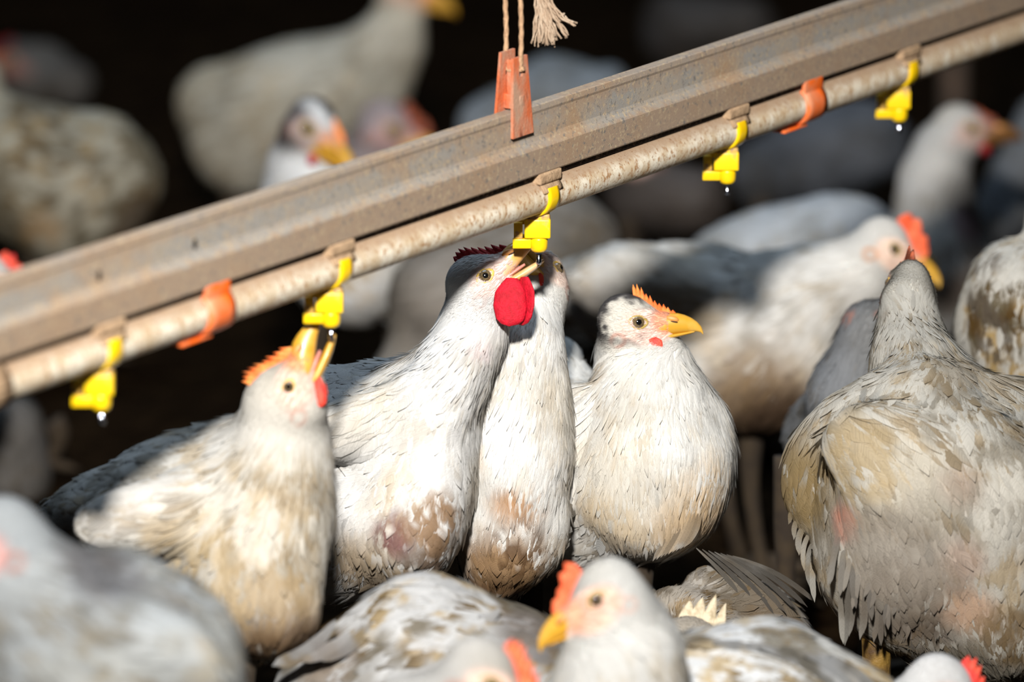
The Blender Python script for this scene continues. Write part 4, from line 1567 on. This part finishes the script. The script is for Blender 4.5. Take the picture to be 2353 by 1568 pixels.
# ---- the big hen at the right, seen from behind
h = Hen(3.86, 'large soiled white hen at the right seen from behind, dark comb on its turned-away head', tint=(0.50, 0.475, 0.42), vox=0.0036, dens=1.8, seed=8)
h.clean = True
h.mott = 0.9
h.set_head((2046, 652, 0.10), (-0.25, -0.02, 0.95), up=(0.0, -1, 0.15), keep_side=True, sc=0.90, near=True, face=(0.66, 0.48, 0.40),
           comb=dict(mat='comb_brown', n=5, h=17, x0=22, x1=-12, solid=0.45, lean=-0.4, th=2.2))
h.pr[:] = [q for q in h.pr]
h.neck_from_head([(2086, 700, 0.080, 48), (2094, 775, 0.065, 64), (2104, 850, 0.05, 92)])
h.cone((2104, 850, 0.05), 92, (2120, 930, 0.05), 136, region='neck', k=0.02)
h.cone((2110, 1030, 0.02), 150, (2130, 1120, 0.0), 210, region='wing', flow=(0, 1, -0.4), k=0.012)
h.cone((2230, 1060, 0.02), 170, (2290, 1180, 0.0), 200, flow=(0.1, 1, -0.3), k=0.04)
h.cone((2090, 1150, 0.0), 205, (2080, 1290, 0.0), 170, flow=(-0.05, 1, -0.3), k=0.04)
h.cone((2230, 985, 0.03), 110, (2370, 1010, 0.03), 130, region='wing', flow=(0.6, 0.8, -0.2), k=0.02)
h.cone((2290, 1200, 0.0), 200, (2330, 1400, 0.0), 165, flow=(0.02, 1, -0.2), k=0.04)
h.cone((2080, 1290, 0.0), 165, (2120, 1370, 0.01), 110, flow=(0.05, 1, 0), k=0.03)
h.cone((2100, 960, 0.0), 110, (1960, 1010, 0.0), 100, flow=(-0.6, 0.8, 0), k=0.03)
h.ell((1890, 1085, 0.01), (150, 84, 95), ang=82, region='wing', flow=(0.1, 1, -0.1), k=0.008)
h.ell((2060, 1060, -0.045), (170, 120, 50), ang=-20, region='wing', flow=(0.75, 0.65, -0.1), k=0.010)
h.stain((1880, 1110, 0.0), 170, (0.20, 0.14, 0.06), 0.92, 60, 0.30).stain((1980, 1060, -0.06), 150, (0.36, 0.27, 0.14), 0.75, 50, 0.42).stain((1930, 1205, -0.05), 60, (0.45, 0.18, 0.12), 0.9, 80, 0.36)
h.stain((2100, 1400, -0.05), 180, (0.13, 0.09, 0.06), 0.8, 50, 0.40).stain((2200, 1120, -0.06), 80, (0.34, 0.25, 0.19), 0.75, 20, 0.25).stain((2215, 1280, -0.06), 80, (0.34, 0.245, 0.19), 0.8, 20, 0.25)
h.stain((2225, 1420, -0.06), 90, (0.46, 0.30, 0.20), 0.8, 20, 0.25).stain((2320, 1450, -0.04), 120, (0.14, 0.09, 0.04), 0.85, 60, 0.38).stain((2330, 1250, -0.04), 130, (0.34, 0.26, 0.17), 0.6, 60, 0.45)
h.stain((2050, 1290, -0.05), 210, (0.22, 0.19, 0.155), 0.8, 40, 0.32).stain((2000, 700, 0.05), 60, (0.2, 0.16, 0.12), 0.8, 80, 0.4).stain((2250, 880), 150, (0.34, 0.28, 0.20), 0.6, 50, 0.42)
for i in range(14):
    h.quill((1930 + 10 * i, 1200 + 10 * i, -0.040), (1905 + 13 * i + random.uniform(-12, 12), 1345 + 9 * min(i, 9) + random.uniform(-25, 25), -0.050), random.uniform(5, 8), random.uniform(-0.3, 0.5))
for i in range(6):
    h.quill((1855 + 9 * i, 1170 + 10 * i, 0.0), (1812 + 12 * i, 1205 + 36 * i, 0.006), random.uniform(6, 9), -0.5)
for i in range(26):
    x = 1930 + 17 * i
    h.quill((x, 1330 + random.uniform(-20, 20), -0.045), (x + random.uniform(-14, 20), 1462 + random.uniform(-22, 24) + max(0, x - 2200) * 0.25, -0.035), 7, random.uniform(-0.3, 0.3))
h.build(legs=[(2012, 1425, 0.0), (2300, 1500, 0.05)])

# ---- mottled hen cut by the right edge
h = Hen(4.12, 'mottled grey and white hen cut off by the right edge, behind the big soiled hen', tint=(0.56, 0.54, 0.49), vox=0.005, dens=0.9, seed=9)
h.mott = 1.6
h.cone((2350, 680), 125, (2390, 800, 0.03), 150, flow=(-0.2, 1, 0)).cone((2390, 800, 0.03), 150, (2300, 760, 0.02), 95, flow=(-0.3, 1, 0))
for i in range(8):
    h.stain((2250 + 40 * (i % 3), 600 + 32 * i, -0.02), 55, (0.10, 0.08, 0.06), 0.8, 90, 0.5)
h.set_head((2460, 500, 0.0), (0.98, 0.1, 0), sc=1.1, lid='lid_dim', comb=dict(mat='comb_red', n=5, h=9), wattle=dict(mat='wattle', l=12, w=10))
h.neck_from_head([(2420, 570, 0.01, 62), (2390, 650, 0.01, 95)])
h.build()

# ---- dim hen between
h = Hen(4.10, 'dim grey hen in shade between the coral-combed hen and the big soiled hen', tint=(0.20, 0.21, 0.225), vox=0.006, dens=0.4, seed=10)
h.cone((1990, 740), 50, (1955, 900, 0.01), 80, region='neck').cone((1955, 900, 0.02), 80, (1900, 1010, 0.08), 100)
h.set_head((2108, 712, 0.0), (0.1, 0.45, 0.9), up=(0, -1, 0.3), sc=0.75, face=(0.22, 0.17, 0.16), lore=(0.22, 0.12, 0.08), lid='lid_dim', comb=dict(mat='comb_brown', n=4, h=5))
h.neck_from_head([(2050, 740, 0.01, 40), (2005, 780, 0.01, 50)])
h.build()

# ================= background
def bird(d, label, chain, tint, seed, dens=0.25, vox=0.007, stains=(), head=None, legs=None, group=None):
    h = Hen(d, label, tint=tint, vox=vox, dens=dens, seed=seed, group=group)
    if head:
        kw = dict(head)
        h.set_head(kw.pop('eye'), kw.pop('fwd'), **kw)
        h.neck_from_head([c for c in head_neck])
    for p, q in zip(chain[:-1], chain[1:]):
        h.cone(p, p[3], q, q[3], k=0.035)
    for s in stains:
        h.stain(*s)
    h.build(legs=legs)
    return h


# hen with raised neck at upper left centre
h = Hen(5.45, 'blurred cream hen at upper left centre, plump body and raised neck, seen over the rail', tint=(0.62, 0.58, 0.485), vox=0.006, dens=0.3, seed=12)
h.set_head((940, -26, -0.012), (0.9, 0.35, 0), sc=1.15, lid='lid_dim', comb=dict(mat='comb_brown', n=4, h=7), face=(0.55, 0.35, 0.25), beak='beak')
h.neck_from_head([(922, 30, 0.01, 44), (900, 92, 0.02, 62), (840, 165, 0.03, 90)])
h.cone((820, 200, 0.03), 100, (660, 250, 0.05), 130, k=0.04).cone((660, 250, 0.05), 130, (500, 240, 0.08), 90, k=0.03)
h.cone((720, 250, 0.02), 120, (560, 340, 0.05), 110, k=0.04)
h.stain((620, 330, -0.03), 60, (0.30, 0.24, 0.17), 0.6)
h.build()

# grey-crowned hen peering over the rail
h = Hen(4.72, 'hen with dark grey crown and orange comb peering over the rail, white throat', tint=(0.78, 0.79, 0.80), vox=0.0045, dens=0.6, seed=13)
h.set_head((708, 296, -0.012), (0.62, 0.62, -0.48), up=(0.45, -0.85, -0.1), sc=1.22, eyesc=0.95, lid='lid_dim', crown=(0.06, 0.055, 0.055), face=(0.40, 0.30, 0.27), lore=(0.62, 0.24, 0.08), ear_s=0.3,
           comb=dict(mat='comb_orange', n=7, h=6, x0=23, x1=4, solid=0.6), wattle=dict(mat='wattle', l=8, w=7))
h.neck_from_head([(690, 370, 0.03, 62), (705, 430, 0.03, 78), (740, 520, 0.03, 105)])
h.cone((740, 520, 0.03), 105, (800, 600, 0.02), 118, k=0.04).cone((800, 600, 0.02), 118, (880, 640, 0.06), 95, k=0.03)
h.stain((655, 285, 0.0), 85, (0.07, 0.06, 0.06), 0.95, 60, 0.1)
h.stain((830, 660, -0.03), 80, (0.55, 0.42, 0.26), 0.6)
h.build()

# pinkish hen with dim comb by the rail
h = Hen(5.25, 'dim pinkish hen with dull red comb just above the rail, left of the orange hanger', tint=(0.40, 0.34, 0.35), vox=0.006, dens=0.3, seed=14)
h.set_head((905, 300, -0.012), (0.9, 0.42, 0), sc=1.3, lid='lid_dim', face=(0.42, 0.26, 0.25), lore_s=0.2, comb=dict(mat='comb_brown', n=3, h=12, x0=26, x1=-4, solid=0.8, th=3))
h.neck_from_head([(860, 350, 0.02, 52), (830, 420, 0.03, 70)])
h.cone((830, 420, 0.03), 75, (790, 480, 0.10), 80)
h.build()

# the body under the rail, right of the middle
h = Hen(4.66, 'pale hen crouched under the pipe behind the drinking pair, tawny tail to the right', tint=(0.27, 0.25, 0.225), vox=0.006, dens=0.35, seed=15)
h.cone((1010, 690), 115, (1150, 640, 0.02), 130, flow=(1, -0.2, 0), k=0.04).cone((1150, 640, 0.02), 130, (1290, 545, 0.05), 105, flow=(1, 0, 0), k=0.04).cone((1290, 545, 0.05), 95, (1375, 545, 0.06), 38, flow=(1, 0.5, 0), k=0.02)
h.stain((1350, 530, -0.01), 60, (0.52, 0.38, 0.20), 0.8, 40, 0.3).stain((1040, 700, -0.02), 170, (0.28, 0.25, 0.22), 0.7, 20, 0.2)
h.set_head((900, 900, 0.0), (-0.5, 0.86, 0), sc=1.0, up_hint=(-1, -0.5), lid='lid_dim', comb=dict(mat='comb_brown', n=5, h=7))
h.neck_from_head([(930, 850, 0.01, 52), (985, 760, 0.01, 75)])
h.build()

# slate back above the rail beside the hanger
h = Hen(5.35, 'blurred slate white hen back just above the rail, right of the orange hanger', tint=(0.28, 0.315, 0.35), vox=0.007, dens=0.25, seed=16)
h.cone((1390, 215), 62, (1280, 235, 0.02), 88, k=0.04).cone((1280, 235, 0.02), 88, (1130, 290, 0.05), 72, k=0.03)
h.set_head((1062, 352, 0.0), (-0.95, 0.3, 0), sc=0.95, lid='lid_dim', comb=dict(mat='comb_brown', n=4, h=4))
h.neck_from_head([(1085, 385, 0.01, 42), (1120, 370, 0.02, 60)])
h.build()

# left background hen
h = Hen(5.05, 'blurred cream hen with brown stains at the left edge above the rail', tint=(0.40, 0.37, 0.29), vox=0.006, dens=0.35, seed=17)
h.mott = 1.2
h.cone((-40, 250, 0.02), 60, (30, 340, 0.02), 100, region='neck').cone((60, 400), 140, (200, 420, 0.02), 140, k=0.04).cone((140, 480, 0.0), 130, (240, 400, 0.03), 105, k=0.04)
h.stain((100, 520, -0.04), 70, (0.34, 0.22, 0.11), 0.8, 30, 0.35).stain((190, 430, -0.04), 50, (0.42, 0.30, 0.17), 0.6, 40, 0.3).stain((60, 350), 120, (0.26, 0.26, 0.25), 0.6, 25, 0.3).stain((300, 520), 120, (0.12, 0.08, 0.05), 0.8, 30, 0.3)
h.set_head((-75, 185, 0.0), (-0.98, 0.1, 0), sc=1.1, lid='lid_dim', comb=dict(mat='comb_red', n=5, h=9))
h.neck_from_head([(-55, 240, 0.01, 50), (-20, 300, 0.02, 75)])
h.build()

# comb just over the rail at the left edge
h = Hen(4.45, 'hen at the left edge with only its crimson comb over the rail', tint=(0.70, 0.68, 0.64), vox=0.006, dens=0.3, seed=18)
h.set_head((-12, 655, -0.012), (0.85, 0.4, 0), sc=1.1, comb=dict(mat='comb_red', n=4, h=13, x0=24, x1=-6, solid=0.7, th=2.8))
h.neck_from_head([(-50, 700, 0.02, 60), (-80, 800, 0.03, 90)])
h.cone((-80, 800, 0.03), 95, (-160, 860, 0.08), 120)
h.build()

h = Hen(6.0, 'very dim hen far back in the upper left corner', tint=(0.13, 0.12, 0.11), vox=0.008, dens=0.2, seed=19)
h.cone((160, 190), 50, (90, 180, 0.03), 72, k=0.03).cone((90, 180, 0.03), 72, (10, 190, 0.05), 50)
h.set_head((22, 140, 0.0), (-0.98, 0.15, 0), sc=1.1, lid='lid_dim', face=(0.25, 0.10, 0.08), comb=dict(mat='comb_dark', n=4, h=9), wattle=dict(mat='comb_dark', l=10, w=8))
h.neck_from_head([(40, 165, 0.01, 34), (60, 185, 0.02, 50)])
h.build()

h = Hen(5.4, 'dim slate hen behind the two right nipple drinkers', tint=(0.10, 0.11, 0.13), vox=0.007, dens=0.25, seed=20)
h.cone((2000, 330), 90, (1900, 350, 0.03), 95, k=0.04).cone((1900, 350, 0.03), 90, (1760, 400, 0.06), 80, k=0.04)
h.build()

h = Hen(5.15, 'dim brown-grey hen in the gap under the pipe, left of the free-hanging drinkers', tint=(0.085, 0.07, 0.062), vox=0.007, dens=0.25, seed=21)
h.cone((1600, 460), 70, (1480, 450, 0.03), 85, k=0.04)
h.set_head((1475, 368, 0.0), (-0.95, 0.3, 0), sc=0.85, lid='lid_dim', comb=dict(mat='comb_brown', n=4, h=4))
h.neck_from_head([(1482, 400, 0.01, 40), (1480, 440, 0.02, 60)])
h.build()

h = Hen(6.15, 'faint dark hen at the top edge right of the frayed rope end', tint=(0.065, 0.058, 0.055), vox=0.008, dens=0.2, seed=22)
h.cone((1720, 60), 60, (1560, 70, 0.04), 90, k=0.04)
h.set_head((1800, 118, 0.0), (0.95, 0.3, 0), sc=0.9, lid='lid_dim', comb=dict(mat='comb_brown', n=4, h=4))
h.neck_from_head([(1780, 130, 0.01, 32), (1740, 90, 0.02, 48)])
h.build()

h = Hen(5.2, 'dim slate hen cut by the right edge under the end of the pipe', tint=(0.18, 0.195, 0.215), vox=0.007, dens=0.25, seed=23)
h.cone((2420, 300), 90, (2360, 480, 0.02), 110, flow=(-0.2, 1, 0), k=0.04)
h.set_head((2480, 215, 0.0), (0.95, 0.1, 0), sc=1.1, lid='lid_dim', comb=dict(mat='comb_red', n=4, h=8))
h.neck_from_head([(2450, 260, 0.01, 50), (2430, 310, 0.02, 75)])
h.build()

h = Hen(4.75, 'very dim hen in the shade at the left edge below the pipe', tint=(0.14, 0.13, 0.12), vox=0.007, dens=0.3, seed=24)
h.cone((20, 980), 75, (30, 1090, 0.02), 85, flow=(-0.2, 1, 0), k=0.04)
h.set_head((-60, 890, 0.0), (-0.95, 0.1, 0), sc=1.05, lid='lid_dim', comb=dict(mat='comb_brown', n=4, h=7))
h.neck_from_head([(-35, 925, 0.01, 48), (0, 975, 0.02, 65)])
h.build()

# ================= foreground and lower edge
# dim body under the calm hen, with the pale comb
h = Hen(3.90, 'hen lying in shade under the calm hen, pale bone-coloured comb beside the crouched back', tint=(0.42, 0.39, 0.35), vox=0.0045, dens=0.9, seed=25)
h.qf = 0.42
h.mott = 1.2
h.set_head((1615, 1500, -0.13), (0.95, 0.25, -0.1), sc=1.12, comb=dict(mat='comb_pale', n=5, h=17, x0=16, x1=-20, solid=0.25, sharp=0.6, lean=0.0, th=2.4, env=[0.7, 1, 1, 0.8, 0.5]), lid='lid_dim')
h.neck_from_head([(1570, 1540, -0.09, 60), (1560, 1520, -0.03, 80)])
h.cone((1560, 1460, 0.0), 115, (1720, 1480, 0.06), 150, k=0.04)
h.ell((1720, 1420, 0.02), (170, 75, 60), ang=-38, region='wing', flow=(0.7, 0.7, 0), k=0.01)
for i in range(7):
    h.quill((1600 + 14 * i, 1260 + 3 * i, 0.01 + 0.002 * i), (1735 + 24 * i, 1436 - 8 * i, 0.0), 6, 0.4)
h.stain((1800, 1480), 200, (0.12, 0.09, 0.06), 0.7, 30, 0.3)
h.build()

# crouched striped back at the bottom right
h = Hen(3.60, 'hen at the bottom edge right of the near head, grey-white back with long flat feathers', tint=(0.66, 0.68, 0.70), vox=0.004, dens=1.2, seed=26)
h.mott = 1.3
h.cone((1580, 1590), 120, (1760, 1580, 0.02), 125, region='wing', flow=(1, 0.25, 0), k=0.04).cone((1760, 1580, 0.02), 120, (1960, 1640, 0.04), 105, region='wing', flow=(1, 0.3, 0), k=0.04)
h.cone((1700, 1720), 180, (1880, 1740, 0.02), 170, flow=(1, 0.2, 0), k=0.04)
for i in range(14):
    x = 1560 + 26 * i
    h.quill((x, 1478 + 0.25 * (i - 3) ** 2 + 5 * (i % 3), -0.028 - 0.002 * (i % 4)), (x + 130, 1500 + 9 * i, -0.022), 13, 0.4)
h.build()

# red comb at the bottom right
h = Hen(3.62, 'hen with only red comb and white nape showing, under the big soiled hen', tint=(0.78, 0.78, 0.78), vox=0.004, dens=0.9, seed=27)
h.set_head((2190, 1608, -0.012), (0.80, 0.55, 0), sc=1.15, comb=dict(mat='comb_red', n=6, h=13, x0=24, x1=-6, solid=0.6, th=2.6), ear_s=0.5)
h.neck_from_head([(2110, 1640, 0.01, 70), (2040, 1690, 0.02, 90)])
h.cone((2040, 1700, 0.02), 95, (1960, 1800, 0.02), 150)
h.build()

# near head facing left
h = Hen(3.50, 'blurred near white hen facing left at the bottom centre, coral comb and yellow beak', tint=(0.64, 0.635, 0.61), vox=0.004, dens=1.1, seed=28)
h.set_head((1371, 1380, -0.012), (-0.82, 0.57, -0.05), sc=1.06, eyesc=0.95, lid='lid_dim', face=(0.72, 0.44, 0.33), lore=(0.74, 0.34, 0.20), ear=(0.66, 0.42, 0.34), ear_s=0.5,
           comb=dict(mat='comb_coral', n=4, h=12, x0=24, x1=-3, solid=0.72, sharp=0.7, lean=0.15, th=2.6, env=[0.35, 0.7, 0.95, 1, 0.7]), wattle=dict(mat='wattle', l=9, w=13, at=(9, -13)))
h.neck_from_head([(1420, 1425, 0.012, 88), (1432, 1500, 0.014, 104), (1425, 1590, 0.01, 132)])
h.cone((1425, 1600, 0.01), 135, (1440, 1760, 0.02), 200, region='neck', k=0.03)
h.cone((1440, 1790, 0.03), 210, (1500, 1850, 0.10), 210)
h.build()

# grey back, lower centre left
h = Hen(3.66, 'hen with ruffled grey-white back at the bottom edge, left of the near head', tint=(0.56, 0.565, 0.57), vox=0.004, dens=1.2, seed=29)
h.mott = 1.4
h.cone((1180, 1530, 0.0), 125, (980, 1500, 0.0), 145, region='wing', flow=(-1, 0.2, 0), k=0.04).cone((980, 1510, 0.0), 145, (760, 1590, 0.03), 115, region='wing', flow=(-1, 0.4, 0), k=0.04)
h.cone((1100, 1680), 200, (860, 1700, 0.02), 180, flow=(-1, 0.3, 0), k=0.04)
h.stain((1230, 1460, -0.03), 120, (0.14, 0.12, 0.11), 0.75, 30, 0.3).stain((980, 1520, -0.04), 70, (0.20, 0.15, 0.10), 0.7, 40, 0.4).stain((750, 1530, -0.02), 120, (0.24, 0.20, 0.17), 0.7, 30, 0.35)
for i in range(10):
    h.quill((1150 - 42 * i, 1400 + 3 * i + 12 * (i % 3), -0.035), (1040 - 46 * i, 1440 + 9 * i + 10 * (i % 2), -0.03), 17, 0.5)
h.build()

# comb and brow at the bottom
h = Hen(3.36, 'nearest hen at the bottom edge, only its red comb and pale brow in frame', tint=(0.58, 0.57, 0.55), vox=0.004, dens=1.0, seed=30)
h.set_head((1130, 1580, -0.012), (0.80, 0.60, 0), sc=1.2, face=(0.80, 0.55, 0.45), lore=(0.8, 0.3, 0.15), lid='lid_dim', comb=dict(mat='comb_coral', n=7, h=13, x0=24, x1=-6, solid=0.65, th=3.0))
h.neck_from_head([(1040, 1630, 0.012, 84), (960, 1680, 0.012, 105), (860, 1760, 0.01, 150)])
h.cone((860, 1780, 0.02), 160, (760, 1900, 0.05), 220)
h.build()

# near left hen
h = Hen(3.27, 'blurred nearest white hen in the bottom left corner, neck arched out of the frame', tint=(0.46, 0.49, 0.51), vox=0.0045, dens=1.1, seed=31)
h.mott = 0.8
h.set_head((-48, 1262, -0.012), (-0.9, 0.4, 0), sc=1.2, face=(0.66, 0.36, 0.33), comb=dict(mat='comb_red', n=5, h=12))
h.neck_from_head([(0, 1265, 0.01, 92), (32, 1340, 0.012, 104), (60, 1440, 0.014, 130)])
h.cone((60, 1450, 0.014), 135, (140, 1590, 0.02), 210, region='neck', k=0.04)
h.cone((150, 1600, 0.02), 210, (270, 1600, 0.04), 265, flow=(1, 0.1, 0), k=0.05)
h.cone((300, 1440, 0.05), 130, (390, 1480, 0.06), 130, flow=(1, 0.2, 0), k=0.04)
h.ell((330, 1500, -0.01), (210, 110, 70), ang=-22, region='wing', flow=(1, 0.4, 0), k=0.012)
h.stain((0, 1275, -0.03), 45, (0.55, 0.26, 0.25), 0.8, 30, 0.2).stain((235, 1300, 0.0), 150, (0.10, 0.095, 0.10), 0.85, 40, 0.34).stain((480, 1470, -0.03), 60, (0.50, 0.38, 0.24), 0.7, 60, 0.4).stain((420, 1360), 80, (0.25, 0.24, 0.23), 0.6, 40, 0.4)
h.build()
